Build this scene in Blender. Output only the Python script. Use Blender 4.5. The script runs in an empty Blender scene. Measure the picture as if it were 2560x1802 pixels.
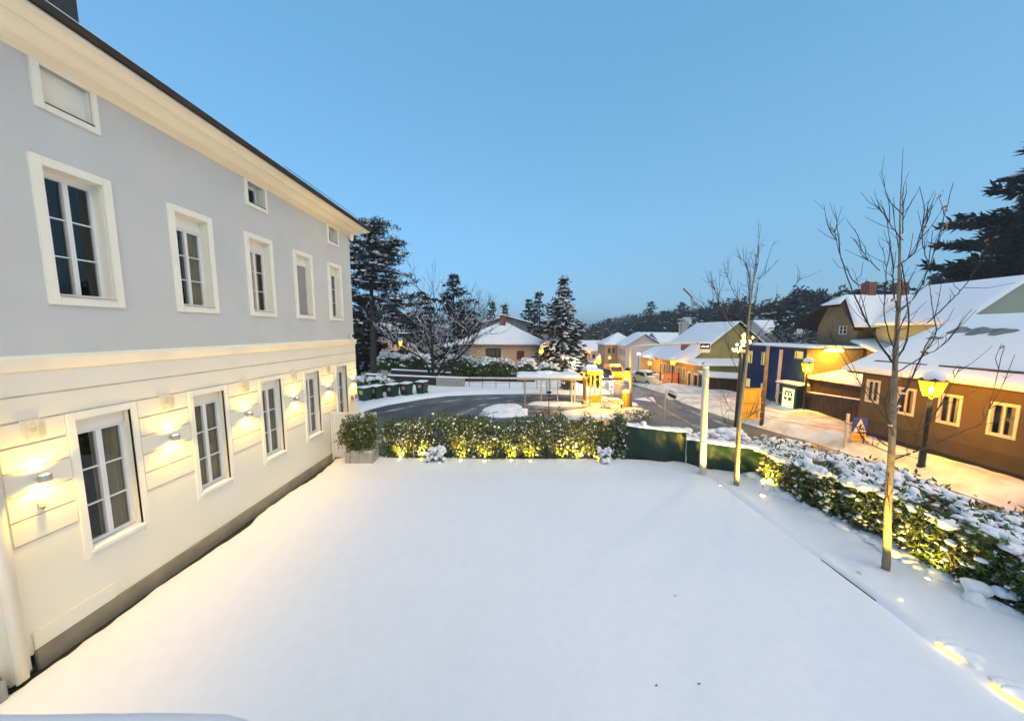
import bpy, bmesh, math, random
import numpy as np
from mathutils import Vector, Matrix

R = math.radians
scene = bpy.context.scene
C = scene.collection

# ------------------------------------------------------------------ camera, sky, sun, exposure
cam_data = bpy.data.cameras.new('camera')
cam_data.sensor_width = 36.0
cam_data.lens = 10.60
cam_data.clip_start = 0.05
cam_data.clip_end = 6000
cam = bpy.data.objects.new('camera', cam_data)
C.objects.link(cam)
YAW, PITCH, ROLL = R(-0.783), R(5.589), R(0.205)
fw = Vector((math.sin(YAW) * math.cos(PITCH), math.cos(YAW) * math.cos(PITCH), -math.sin(PITCH)))
rt = Vector((math.cos(YAW), -math.sin(YAW), 0))
up = rt.cross(fw)
rt2 = rt * math.cos(ROLL) + up * math.sin(ROLL)
up2 = up * math.cos(ROLL) - rt * math.sin(ROLL)
cam.matrix_world = Matrix((
    (rt2.x, up2.x, -fw.x, 0.0), (rt2.y, up2.y, -fw.y, 0.0), (rt2.z, up2.z, -fw.z, 4.9), (0, 0, 0, 1)))
scene.camera = cam

SUN_EL, SUN_ROT = R(12), R(142)
world = bpy.data.worlds.new('World')
scene.world = world
world.use_nodes = True
wn = world.node_tree.nodes
wl = world.node_tree.links
for n in list(wn):
    wn.remove(n)
w_out = wn.new('ShaderNodeOutputWorld')
w_bg = wn.new('ShaderNodeBackground')
w_sky = wn.new('ShaderNodeTexSky')
w_sky.sky_type = 'NISHITA'
w_sky.sun_disc = False
w_sky.sun_elevation = SUN_EL
w_sky.sun_rotation = SUN_ROT
w_sky.altitude = 200
w_sky.air_density = 1.0
w_sky.dust_density = 0.5
w_sky.ozone_density = 6.0
w_bg.inputs['Strength'].default_value = 0.05
# thin even dusk cloud in front of the clear sky: grey-blue at the horizon, deeper blue overhead
w_tc = wn.new('ShaderNodeTexCoord')
w_sep = wn.new('ShaderNodeSeparateXYZ')
w_rmp = wn.new('ShaderNodeValToRGB')
w_cl = wn.new('ShaderNodeBackground')
w_add = wn.new('ShaderNodeAddShader')
el = w_rmp.color_ramp.elements
el[0].position, el[0].color = 0.0, (0.105, 0.185, 0.235, 1)
el[1].position, el[1].color = 1.0, (0.052, 0.158, 0.262, 1)
for p_, c_ in ((0.08, (0.108, 0.198, 0.258, 1)), (0.28, (0.100, 0.215, 0.300, 1)), (0.60, (0.072, 0.182, 0.280, 1))):
    e_ = el.new(p_)
    e_.color = c_
w_cl.inputs['Strength'].default_value = 1.16
wl.new(w_tc.outputs['Generated'], w_sep.inputs[0])
wl.new(w_sep.outputs['Z'], w_rmp.inputs['Fac'])
wl.new(w_rmp.outputs['Color'], w_cl.inputs['Color'])
wl.new(w_sky.outputs['Color'], w_bg.inputs['Color'])
wl.new(w_bg.outputs[0], w_add.inputs[0])
wl.new(w_cl.outputs[0], w_add.inputs[1])
wl.new(w_add.outputs[0], w_out.inputs['Surface'])

sun_data = bpy.data.lights.new('sun', 'SUN')
sun_data.energy = 1.15
sun_data.angle = R(60)
sun_data.color = (1.0, 0.76, 0.46)
sun = bpy.data.objects.new('sun', sun_data)
C.objects.link(sun)
sdir = Vector((math.sin(SUN_ROT) * math.cos(R(52)), math.cos(SUN_ROT) * math.cos(R(52)), math.sin(R(52))))
sun.rotation_euler = sdir.to_track_quat('Z', 'Y').to_euler()
sun.location = (0, -20, 60)

scene.view_settings.view_transform = 'Standard'
scene.view_settings.look = 'None'
scene.view_settings.gamma = 1.0
scene.view_settings.exposure = 0.80
scene.view_settings.use_curve_mapping = False
scene.render.engine = 'CYCLES'
scene.cycles.use_denoising = True
scene.cycles.max_bounces = 5
scene.cycles.diffuse_bounces = 3
scene.cycles.glossy_bounces = 2
scene.cycles.transmission_bounces = 4
scene.cycles.transparent_max_bounces = 8
scene.cycles.use_adaptive_sampling = True
scene.cycles.adaptive_threshold = 0.035
scene.cycles.sample_clamp_indirect = 6.0

rng = np.random.default_rng(7)
random.seed(7)

# ------------------------------------------------------------------ materials
MATS = {}


def mat(name, col, rough=0.7, var=0.12, scale=3.0, bump=0.0, bscale=30.0, metal=0.0, spec=0.4, detail=5.0,
        col2=None, mixlo=0.35, mixhi=0.65):
    m = bpy.data.materials.new(name)
    m.use_nodes = True
    nt = m.node_tree
    b = nt.nodes['Principled BSDF']
    b.inputs['Roughness'].default_value = rough
    b.inputs['Metallic'].default_value = metal
    b.inputs['Specular IOR Level'].default_value = spec
    tc = nt.nodes.new('ShaderNodeTexCoord')
    nz = nt.nodes.new('ShaderNodeTexNoise')
    nz.inputs['Scale'].default_value = scale
    nz.inputs['Detail'].default_value = detail
    nt.links.new(tc.outputs['Object'], nz.inputs['Vector'])
    rp = nt.nodes.new('ShaderNodeValToRGB')
    c1 = [max(0, c * (1 - var)) for c in col]
    c2 = [min(1, c * (1 + var)) for c in col] if col2 is None else list(col2)
    rp.color_ramp.elements[0].color = (*c1, 1)
    rp.color_ramp.elements[1].color = (*c2, 1)
    rp.color_ramp.elements[0].position = mixlo
    rp.color_ramp.elements[1].position = mixhi
    nt.links.new(nz.outputs['Fac'], rp.inputs['Fac'])
    nt.links.new(rp.outputs['Color'], b.inputs['Base Color'])
    if bump > 0:
        n2 = nt.nodes.new('ShaderNodeTexNoise')
        n2.inputs['Scale'].default_value = bscale
        n2.inputs['Detail'].default_value = 6
        nt.links.new(tc.outputs['Object'], n2.inputs['Vector'])
        bp = nt.nodes.new('ShaderNodeBump')
        bp.inputs['Strength'].default_value = bump
        bp.inputs['Distance'].default_value = 0.02
        nt.links.new(n2.outputs['Fac'], bp.inputs['Height'])
        nt.links.new(bp.outputs['Normal'], b.inputs['Normal'])
    MATS[name] = m
    return m


def emat(name, col, strength):
    m = bpy.data.materials.new(name)
    m.use_nodes = True
    nt = m.node_tree
    b = nt.nodes['Principled BSDF']
    b.inputs['Base Color'].default_value = (*[c * 0.8 for c in col], 1)
    b.inputs['Roughness'].default_value = 0.4
    b.inputs['Emission Color'].default_value = (*col, 1)
    b.inputs['Emission Strength'].default_value = strength
    MATS[name] = m
    return m


def glassmat(name, tint=(0.9, 0.92, 0.92), rough=0.02, opacity=0.15):
    m = bpy.data.materials.new(name)
    m.use_nodes = True
    nt = m.node_tree
    for n in list(nt.nodes):
        nt.nodes.remove(n)
    o = nt.nodes.new('ShaderNodeOutputMaterial')
    tr = nt.nodes.new('ShaderNodeBsdfTransparent')
    tr.inputs['Color'].default_value = (*tint, 1)
    gl = nt.nodes.new('ShaderNodeBsdfGlossy')
    gl.inputs['Roughness'].default_value = rough
    fr = nt.nodes.new('ShaderNodeLayerWeight')
    pw = nt.nodes.new('ShaderNodeMath')
    pw.operation = 'POWER'
    pw.inputs[1].default_value = 5.0
    ad = nt.nodes.new('ShaderNodeMath')
    ad.operation = 'MULTIPLY_ADD'
    ad.inputs[1].default_value = 0.95
    ad.inputs[2].default_value = 0.045 + opacity * 0.2
    mx = nt.nodes.new('ShaderNodeMixShader')
    nt.links.new(fr.outputs['Facing'], pw.inputs[0])
    nt.links.new(pw.outputs[0], ad.inputs[0])
    nt.links.new(ad.outputs[0], mx.inputs['Fac'])
    nt.links.new(tr.outputs[0], mx.inputs[1])
    nt.links.new(gl.outputs[0], mx.inputs[2])
    nt.links.new(mx.outputs[0], o.inputs['Surface'])
    MATS[name] = m
    return m


mat('snow', (0.84, 0.855, 0.90), 0.65, 0.02, 0.8, 0.05, 20.0, spec=0.15)
mat('snow_fine', (0.83, 0.845, 0.90), 0.65, 0.015, 6.0, 0.04, 80.0, spec=0.15)
mat('snow_dirty', (0.60, 0.56, 0.50), 0.75, 0.15, 1.3, 0.5, 12.0, col2=(0.80, 0.80, 0.80), mixlo=0.36, mixhi=0.60, spec=0.2, detail=8)
mat('slush', (0.16, 0.135, 0.11), 0.5, 0.3, 1.4, 0.5, 18.0, col2=(0.42, 0.41, 0.40), mixlo=0.42, mixhi=0.70)
mat('asphalt', (0.085, 0.088, 0.092), 0.42, 0.25, 0.55, 0.3, 40.0, spec=0.5, detail=9, col2=(0.17, 0.17, 0.175), mixlo=.42, mixhi=.72)
mat('gravel', (0.03, 0.028, 0.024), 0.9, 0.3, 20, 0.6, 40)
mat('villa_upper', (0.60, 0.605, 0.575), 0.85, 0.03, 1.2, 0.12, 160.0)
mat('villa_lower', (0.85, 0.80, 0.65), 0.75, 0.025, 0.9, 0.06, 120.0)
mat('villa_trim', (0.90, 0.86, 0.72), 0.7, 0.02, 2.0, 0.03, 90.0)
mat('plinth', (0.30, 0.265, 0.18), 0.85, 0.15, 2.5, 0.2, 60)
mat('roof_dark', (0.035, 0.03, 0.028), 0.6, 0.2, 5, 0.1, 20)
mat('bare_roof', (0.20, 0.19, 0.20), 0.7, 0.3, 4, 0.2, 20)
mat('white_paint', (0.78, 0.78, 0.77), 0.45, 0.03, 3, 0.02, 40)
mat('cream_paint', (0.72, 0.66, 0.52), 0.55, 0.05, 3)
mat('steel', (0.55, 0.54, 0.52), 0.32, 0.06, 8, metal=0.9)
mat('galv', (0.50, 0.49, 0.47), 0.55, 0.12, 6, 0.05, 40, metal=0.5)
mat('dark_iron', (0.018, 0.024, 0.022), 0.5, 0.2, 6, 0.05, 40)
mat('black', (0.012, 0.012, 0.014), 0.5, 0.1, 4)
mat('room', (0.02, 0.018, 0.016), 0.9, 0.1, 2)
mat('curtain', (0.50, 0.41, 0.28), 0.9, 0.12, 2.5)
emat('curtain_gold_glow', (0.70, 0.46, 0.07), 0.16)  # cloth glows faintly by itself, standing in for a dimly lit room behind
mat('curtain_white', (0.62, 0.58, 0.50), 0.85, 0.08, 4)
mat('blind', (0.36, 0.35, 0.32), 0.6, 0.05, 3)
glassmat('glass', (0.80, 0.82, 0.80), 0.02, 0.0)
glassmat('clear_glass', (0.97, 0.97, 0.95), 0.02, 0.0)
mat('leaf', (0.075, 0.125, 0.025), 0.5, 0.4, 5, spec=0.4, col2=(0.15, 0.20, 0.045))
mat('leaf_yellowish', (0.10, 0.13, 0.025), 0.5, 0.35, 5, spec=0.4)
mat('leaf_dark', (0.055, 0.095, 0.016), 0.45, 0.4, 5, spec=0.45, col2=(0.125, 0.165, 0.03))
mat('leaf_dead', (0.36, 0.17, 0.03), 0.6, 0.3, 5)
mat('needle', (0.022, 0.036, 0.022), 0.7, 0.4, 1.2, spec=0.2, col2=(0.04, 0.058, 0.03))
mat('needle_dark', (0.012, 0.020, 0.016), 0.8, 0.4, 1.0, spec=0.15)
mat('bark', (0.045, 0.034, 0.026), 0.85, 0.3, 12, 0.5, 60)
mat('bark_young', (0.26, 0.20, 0.125), 0.75, 0.25, 14, 0.35, 70)
mat('twig', (0.055, 0.038, 0.03), 0.8, 0.25, 10)
mat('bare_wood', (0.028, 0.023, 0.022), 0.85, 0.3, 8, 0.2, 40)
mat('tarp', (0.006, 0.030, 0.018), 0.5, 0.2, 1.6, 0.15, 12)
mat('concrete', (0.36, 0.34, 0.30), 0.85, 0.12, 4, 0.2, 50)
mat('brown_render', (0.098, 0.076, 0.04), 0.9, 0.10, 1.5, 0.25, 90)
mat('brown_base', (0.075, 0.06, 0.04), 0.9, 0.15, 2, 0.25, 60)
mat('olive_render', (0.36, 0.30, 0.12), 0.9, 0.12, 1.0, 0.15, 40)
mat('tan_render', (0.42, 0.34, 0.19), 0.9, 0.10, 1.0, 0.1, 40)
mat('pale_render', (0.58, 0.55, 0.50), 0.9, 0.06, 1.0, 0.1, 40)
mat('peach_render', (0.58, 0.42, 0.26), 0.9, 0.06, 0.8, 0.1, 40)
mat('grey_render', (0.30, 0.30, 0.29), 0.9, 0.08, 0.6, 0.1, 40)
mat('gable_green', (0.33, 0.37, 0.29), 0.9, 0.06, 1.2, 0.1, 60)
mat('chalet_render', (0.20, 0.155, 0.075), 0.9, 0.12, 1.2, 0.2, 60)
mat('blue_render', (0.006, 0.026, 0.115), 0.9, 0.12, 1.5, 0.1, 60, spec=.1)
mat('dark_wood', (0.045, 0.028, 0.018), 0.8, 0.3, 6, 0.3, 40)
mat('red_brick', (0.22, 0.09, 0.06), 0.9, 0.2, 5, 0.3, 40)
mat('shutter_red', (0.13, 0.035, 0.025), 0.7, 0.15, 5)
mat('bin_green', (0.012, 0.045, 0.032), 0.45, 0.15, 6)
mat('label_yellow', (0.75, 0.72, 0.03), 0.6, 0.1, 20)
mat('label_red', (0.62, 0.13, 0.09), 0.6, 0.15, 25)
mat('sign_yellow', (0.90, 0.50, 0.04), 0.5, 0.05, 3)
mat('sign_blue', (0.03, 0.07, 0.42), 0.45, 0.05, 3)
mat('sign_white', (0.80, 0.80, 0.78), 0.45, 0.03, 3)
mat('banner', (0.62, 0.20, 0.10), 0.7, 0.12, 3)
mat('orange_paint', (0.85, 0.38, 0.03), 0.5, 0.08, 3)
mat('car_pale', (0.62, 0.60, 0.48), 0.3, 0.03, 3)
mat('car_dark', (0.05, 0.055, 0.06), 0.3, 0.05, 3)
mat('rubber', (0.015, 0.015, 0.015), 0.8, 0.1, 8)
mat('picture', (0.06, 0.06, 0.065), 0.4, 0.6, 40, col2=(0.30, 0.28, 0.26))
mat('wood_pole', (0.20, 0.14, 0.08), 0.8, 0.25, 6, 0.3, 50)
emat('lamp_warm', (1.0, 0.62, 0.16), 22)
emat('lantern_glow', (1.0, 0.62, 0.07), 3.2)
emat('lantern_core', (1.0, 0.80, 0.35), 40)
emat('globe_white', (1.0, 0.93, 0.75), 9)
emat('sodium', (1.0, 0.52, 0.06), 16)
emat('headlight', (1.0, 0.97, 0.85), 60)
emat('beacon', (1.0, 0.35, 0.02), 25)
emat('lit_window', (1.0, 0.84, 0.28), 0.55)
emat('lit_poster', (0.90, 1.0, 0.50), 0.55)
emat('orange_panel', (1.0, 0.52, 0.02), 1.6)
emat('tail_red', (1.0, 0.05, 0.02), 6)
emat('tree_bulb', (1.0, 0.80, 0.25), 4)


# ------------------------------------------------------------------ mesh helpers
class MB:
    """collects boxes, tubes and sheets; build() links them as one mesh object"""

    def __init__(s):
        s.v, s.f = [], []

    def add(s, vs, fs):
        o = len(s.v)
        s.v.extend([tuple(p) for p in vs])
        s.f.extend([tuple(i + o for i in f) for f in fs])
        return s

    def box(s, x0, x1, y0, y1, z0, z1):
        vs = [(x, y, z) for z in (z0, z1) for y in (y0, y1) for x in (x0, x1)]
        return s.add(vs, [(0, 2, 3, 1), (4, 5, 7, 6), (0, 1, 5, 4), (2, 6, 7, 3), (0, 4, 6, 2), (1, 3, 7, 5)])

    def obox(s, O, u, w, n, u0, u1, w0, w1, n0, n1):
        O, u, w, n = (np.array(a, float) for a in (O, u, w, n))
        vs = [O + u * a + w * b + n * c for c in (n0, n1) for b in (w0, w1) for a in (u0, u1)]
        fs = [(0, 2, 3, 1), (4, 5, 7, 6), (0, 1, 5, 4), (2, 6, 7, 3), (0, 4, 6, 2), (1, 3, 7, 5)]
        if np.dot(np.cross(u, w), n) < 0:
            fs = [f[::-1] for f in fs]
        return s.add(vs, fs)

    def bbox(s, x0, x1, y0, y1, z0, z1, b=0.01):
        """box with chamfered edges"""
        cx, cy, cz = (x0 + x1) / 2, (y0 + y1) / 2, (z0 + z1) / 2
        hx, hy, hz = (x1 - x0) / 2, (y1 - y0) / 2, (z1 - z0) / 2
        bm = bmesh.new()
        bmesh.ops.create_cube(bm, size=2)
        for v in bm.verts:
            v.co = (cx + v.co.x * hx, cy + v.co.y * hy, cz + v.co.z * hz)
        b = min(b, hx * .9, hy * .9, hz * .9)
        bmesh.ops.bevel(bm, geom=bm.edges[:], offset=b, segments=2, affect='EDGES')
        bm.verts.ensure_lookup_table()
        s.add([v.co[:] for v in bm.verts], [[v.index for v in f.verts] for f in bm.faces])
        bm.free()
        return s

    def poly(s, pts):
        return s.add(pts, [tuple(range(len(pts)))])

    def prism(s, pts, d):
        """polygon pts extruded by vector d"""
        n = len(pts)
        d = np.array(d, float)
        a = [np.array(p, float) for p in pts]
        vs = a + [p + d for p in a]
        fs = [tuple(range(n))[::-1], tuple(range(n, 2 * n))]
        fs += [(i, (i + 1) % n, n + (i + 1) % n, n + i) for i in range(n)]
        return s.add(vs, fs)

    def tube(s, pts, rad, n=8, caps=True):
        P = [np.array(p, float) for p in pts]
        if not hasattr(rad, '__len__'):
            rad = [rad] * len(P)
        o = len(s.v)
        prev = None
        for i, p in enumerate(P):
            t = P[min(i + 1, len(P) - 1)] - P[max(i - 1, 0)]
            t = t / (np.linalg.norm(t) + 1e-9)
            if prev is None:
                a = np.cross(t, (0, 0, 1.0))
                if np.linalg.norm(a) < 1e-3:
                    a = np.cross(t, (0, 1.0, 0))
            else:
                a = prev - t * np.dot(prev, t)
            a = a / (np.linalg.norm(a) + 1e-9)
            prev = a
            b = np.cross(t, a)
            for k in range(n):
                th = 2 * math.pi * k / n
                s.v.append(tuple(p + (a * math.cos(th) + b * math.sin(th)) * rad[i]))
        for i in range(len(P) - 1):
            for k in range(n):
                q = (k + 1) % n
                s.f.append((o + i * n + k, o + i * n + q, o + (i + 1) * n + q, o + (i + 1) * n + k))
        if caps:
            s.f.append(tuple(o + k for k in range(n))[::-1])
            s.f.append(tuple(o + (len(P) - 1) * n + k for k in range(n)))
        return s

    def lathe(s, prof, cx=0, cy=0, n=16, cap=True):
        """profile [(r,z)...] turned about the vertical through cx,cy"""
        o = len(s.v)
        for r, z in prof:
            for k in range(n):
                th = 2 * math.pi * (k + .5) / n
                s.v.append((cx + r * math.cos(th), cy + r * math.sin(th), z))
        for i in range(len(prof) - 1):
            for k in range(n):
                q = (k + 1) % n
                s.f.append((o + i * n + k, o + i * n + q, o + (i + 1) * n + q, o + (i + 1) * n + k))
        if cap:
            s.f.append(tuple(o + k for k in range(n))[::-1])
            s.f.append(tuple(o + (len(prof) - 1) * n + k for k in range(n)))
        return s

    def build(s, name, m, parent=None, smooth=False):
        root = parent
        while root is not None and root.parent is not None:
            root = root.parent
        off = np.array(root.location if root is not None else (0, 0, 0))
        me = bpy.data.meshes.new(name)
        V = (np.array(s.v, float).reshape(-1, 3) - off)
        me.from_pydata(V.tolist(), [], s.f)
        me.materials.append(MATS[m])
        if smooth:
            me.polygons.foreach_set('use_smooth', [True] * len(me.polygons))
        me.update()
        o = bpy.data.objects.new(name, me)
        C.objects.link(o)
        if parent is not None:
            o.parent = parent
        return o


def np_mesh(name, V, F, m, parent=None, smooth=False):
    """fast mesh from vertex array (n,3) and face array (k,3|4)"""
    root = parent
    while root is not None and root.parent is not None:
        root = root.parent
    V = np.asarray(V, np.float32)
    if root is not None:
        V = V - np.array(root.location, np.float32)
    F = np.asarray(F, np.int32)
    k = F.shape[1]
    me = bpy.data.meshes.new(name)
    me.vertices.add(len(V))
    me.vertices.foreach_set('co', V.ravel())
    me.loops.add(F.size)
    me.loops.foreach_set('vertex_index', F.ravel())
    me.polygons.add(len(F))
    me.polygons.foreach_set('loop_start', np.arange(0, F.size, k, dtype=np.int32))
    me.polygons.foreach_set('loop_total', np.full(len(F), k, np.int32))
    if smooth:
        me.polygons.foreach_set('use_smooth', np.ones(len(F), bool))
    me.materials.append(MATS[m])
    me.update(calc_edges=True)
    me.validate()
    o = bpy.data.objects.new(name, me)
    C.objects.link(o)
    if parent is not None:
        o.parent = parent
    return o


def tag(o, label=None, cat=None, group=None, kind=None):
    if label:
        o['label'] = label
    if cat:
        o['category'] = cat
    if group:
        o['group'] = group
    if kind:
        o['kind'] = kind
    return o


def thing(name, label, cat, loc=(0, 0, 0), group=None, rz=0.0):
    o = bpy.data.objects.new(name, None)
    o.empty_display_size = 0.2
    C.objects.link(o)
    o.location = loc
    o.rotation_euler = (0, 0, rz)
    return tag(o, label, cat, group)


def dup(root, loc, rz=0.0, label=None, group=None, scale=None):
    r = root.copy()
    C.objects.link(r)
    r.location = loc
    r.rotation_euler = (0, 0, rz)
    if scale:
        r.scale = (scale,) * 3 if not hasattr(scale, '__len__') else scale
    if label:
        r['label'] = label
    if group:
        r['group'] = group
    for ch in list(root.children):
        c = ch.copy()
        C.objects.link(c)
        c.parent = r
        for g in list(ch.children):
            d = g.copy()
            C.objects.link(d)
            d.parent = c
    return r


def lamp(name, kind, loc, energy, col, parent, size=0.05, direction=None, spot=120, blend=0.6):
    d = bpy.data.lights.new(name, kind)
    d.energy = energy
    d.color = col
    d.shadow_soft_size = size
    if kind == 'SPOT':
        d.spot_size = R(spot)
        d.spot_blend = blend
    o = bpy.data.objects.new(name, d)
    C.objects.link(o)
    root = parent
    while root is not None and root.parent is not None:
        root = root.parent
    off = Vector(root.location) if root is not None else Vector((0, 0, 0))
    o.location = Vector(loc) - off
    if direction is not None:
        o.rotation_euler = (-Vector(direction)).to_track_quat('Z', 'Y').to_euler()
    o.parent = parent
    return o


# value noise for shaping snow and ground
_NT = rng.random((64, 64))


def vnoise(x, y):
    x = np.asarray(x, float)
    y = np.asarray(y, float)
    xi, yi = np.floor(x).astype(int), np.floor(y).astype(int)
    fx, fy = x - xi, y - yi
    fx, fy = fx * fx * (3 - 2 * fx), fy * fy * (3 - 2 * fy)
    g = lambda a, b: _NT[a % 64, b % 64]
    return (g(xi, yi) * (1 - fx) + g(xi + 1, yi) * fx) * (1 - fy) + (g(xi, yi + 1) * (1 - fx) + g(xi + 1, yi + 1) * fx) * fy


def fbm(x, y, o=4):
    s, a, t = 0, 1.0, 0
    for i in range(o):
        s = s + a * vnoise(x * 2 ** i + 17 * i, y * 2 ** i + 5 * i)
        t += a
        a *= .5
    return s / t - .5


def sstep(a, b, x):
    t = np.clip((np.asarray(x, float) - a) / (b - a), 0, 1)
    return t * t * (3 - 2 * t)


def T(x, y):
    """height of the ground: level court, street falling away, hill rising on the right"""
    x = np.asarray(x, float)
    y = np.asarray(y, float)
    fall = -0.1 * np.clip(y - 23.5, 0, 22) * sstep(4.5, 8.5, x - 0.05 * np.clip(y - 24, 0, 200))
    hill = 8.5 * sstep(30, 66, x) + 3 * sstep(66, 120, x)
    return fall + hill


def grid(name, xs, ys, zf, m, parent=None, keep=None, smooth=True):
    X, Y = np.meshgrid(xs, ys)
    Z = zf(X, Y)
    V = np.stack([X, Y, Z], -1).reshape(-1, 3)
    nx, ny = len(xs), len(ys)
    i = np.arange(nx * ny).reshape(ny, nx)
    F = np.stack([i[:-1, :-1], i[:-1, 1:], i[1:, 1:], i[1:, :-1]], -1).reshape(-1, 4)
    if keep is not None:
        F = F[keep(V[F].mean(1))]
    return np_mesh(name, V, F, m, parent, smooth)


def strip(name, rows, m, parent=None, smooth=True):
    """rows: list of equally long point lists -> sheet"""
    V = np.array(rows, float)
    a, b = V.shape[:2]
    i = np.arange(a * b).reshape(a, b)
    F = np.stack([i[:-1, :-1], i[:-1, 1:], i[1:, 1:], i[1:, :-1]], -1).reshape(-1, 4)
    return np_mesh(name, V.reshape(-1, 3), F, m, parent, smooth)


def snow_slab(name, c00, c10, c11, c01, t, parent=None, nu=24, nv=12, amp=0.35, over=0.04, m='snow', seed=0.0, up=None):
    """rounded, slightly wavy blanket of snow on a four-cornered roof plane"""
    c00, c10, c11, c01 = (np.array(c, float) for c in (c00, c10, c11, c01))
    n = np.cross(c10 - c00, c01 - c00)
    if np.linalg.norm(n) < 1e-6:
        n = np.cross(c11 - c10, c01 - c10)
    n = n / np.linalg.norm(n)
    if n[2] < 0:
        n = -n
    if up is not None:
        n = np.array(up, float)
    us = np.concatenate([[0, 0.004], np.linspace(0.02, 0.98, nu), [0.996, 1]])
    vs = np.concatenate([[0, 0.008], np.linspace(0.03, 0.97, nv), [0.992, 1]])
    Lu, Lv = np.linalg.norm(c10 - c00) + 1e-3, np.linalg.norm(c01 - c00) + 1e-3
    rows = []
    for v in vs:
        row = []
        for u in us:
            wob = over * (vnoise(u * Lu * 1.6 + seed, 3.3 + seed) - .3)
            uu = u
            vv = v
            if v <= 0.008:
                vv = v - wob / Lv
            p = c00 * (1 - uu) * (1 - vv) + c10 * uu * (1 - vv) + c11 * uu * vv + c01 * (1 - uu) * vv
            eu = min(u * Lu, (1 - u) * Lu)
            ev = min(v * Lv, (1 - v) * Lv)
            e = min(1.0, min(eu, ev) / (t * 1.2 + 1e-6))
            e = math.sqrt(max(0, 1 - (1 - e) ** 2))
            if u in (us[0], us[-1]) or v in (vs[0], vs[-1]):
                h = 0.004
            else:
                h = t * (0.35 + 0.65 * e) * (1 + amp * float(fbm(u * Lu * .5 + seed, v * Lv * .5 + seed * 2)))
            row.append(p + n * h)
        rows.append(row)
    return strip(name, rows, m, parent)


_ICO = {}


def ico(sub):
    if sub not in _ICO:
        bm = bmesh.new()
        bmesh.ops.create_icosphere(bm, subdivisions=sub, radius=1)
        bm.verts.ensure_lookup_table()
        _ICO[sub] = (np.array([v.co[:] for v in bm.verts]), np.array([[v.index for v in f.verts] for f in bm.faces]))
        bm.free()
    return _ICO[sub]


def lumps(P, S, flat=0.6, sub=2, rough=0.25, seed=1):
    """rounded irregular snow lumps at points P with radii S -> V,F"""
    r = np.random.default_rng(seed)
    V0, F0 = ico(sub)
    n = len(P)
    P = np.asarray(P, float)
    S = np.asarray(S, float).reshape(-1, 1, 1)
    sc = np.stack([r.uniform(.75, 1.3, n), r.uniform(.75, 1.3, n), flat * r.uniform(.75, 1.2, n)], -1)[:, None, :]
    ph = r.uniform(0, 6.28, (n, 3))[:, None, :]
    d = 1 + rough * (np.sin(V0[None] * 3.1 + ph).sum(-1) * .33 + .5 * np.sin(V0[None] * 6.3 + ph * 2).sum(-1) * .33)
    V = V0[None] * d[..., None] * S * sc
    a = r.uniform(0, 6.28, n)[:, None]
    x = V[..., 0] * np.cos(a) - V[..., 1] * np.sin(a)
    y = V[..., 0] * np.sin(a) + V[..., 1] * np.cos(a)
    V = np.stack([x, y, V[..., 2]], -1) + P[:, None, :]
    F = F0[None] + (np.arange(n) * len(V0))[:, None, None]
    return V.reshape(-1, 3), F.reshape(-1, 3)


def leaves(P, L, W, r, droop=0.0, dirs=None, spread=1.0):
    """pointed folded leaves: points P, length L, width W -> V,F (two quads' worth of triangles each)"""
    n = len(P)
    d = r.normal(0, 1, (n, 3)) * spread
    if dirs is not None:
        d = d + dirs
    d[:, 2] -= droop
    d /= np.linalg.norm(d, axis=1, keepdims=True) + 1e-9
    s = np.cross(d, r.normal(0, 1, (n, 3)))
    s /= np.linalg.norm(s, axis=1, keepdims=True) + 1e-9
    nn = np.cross(d, s)
    L = (L * r.uniform(.6, 1.25, n))[:, None]
    W = (W * r.uniform(.7, 1.2, n))[:, None]
    a = P
    b = P + d * L * .45 + s * W * .5 + nn * W * .12
    c = P + d * L - nn * L * .12
    e = P + d * L * .45 - s * W * .5 + nn * W * .12
    V = np.stack([a, b, c, e], 1).reshape(-1, 3)
    i = np.arange(n)[:, None] * 4
    F = np.concatenate([i + [[0, 1, 2]], i + [[0, 2, 3]]])
    return V, F


def merge(parts):
    V, F, o = [], [], 0
    for v, f in parts:
        V.append(v)
        F.append(f + o)
        o += len(v)
    return np.concatenate(V), np.concatenate(F)


UP = (0, 0, 1)


def wall_holes(mb, O, u, n, u0, u1, z0, z1, holes, depth=0.2):
    """wall face in the plane (O,u,up) facing n, with rectangular openings and their reveals"""
    O, u, n = (np.array(a, float) for a in (O, u, n))
    U = sorted(set([u0, u1] + [h[0] for h in holes] + [h[1] for h in holes]))
    Z = sorted(set([z0, z1] + [h[2] for h in holes] + [h[3] for h in holes]))
    U = [a for a in U if u0 <= a <= u1]
    Z = [a for a in Z if z0 <= a <= z1]
    p = lambda a, z, d=0: O + u * a + np.array((0, 0, z)) - n * d
    for i in range(len(U) - 1):
        for j in range(len(Z) - 1):
            cu, cz = (U[i] + U[i + 1]) / 2, (Z[j] + Z[j + 1]) / 2
            if any(h[0] < cu < h[1] and h[2] < cz < h[3] for h in holes):
                continue
            mb.poly([p(U[i], Z[j]), p(U[i + 1], Z[j]), p(U[i + 1], Z[j + 1]), p(U[i], Z[j + 1])])
    for a, b, c, d in holes:
        a, b, c, d = max(a, u0), min(b, u1), max(c, z0), min(d, z1)
        mb.poly([p(a, c), p(a, d), p(a, d, depth), p(a, c, depth)])
        mb.poly([p(b, c), p(b, d), p(b, d, depth), p(b, c, depth)])
        mb.poly([p(a, c), p(b, c), p(b, c, depth), p(a, c, depth)])
        mb.poly([p(a, d), p(b, d), p(b, d, depth), p(a, d, depth)])
    return mb


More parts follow.
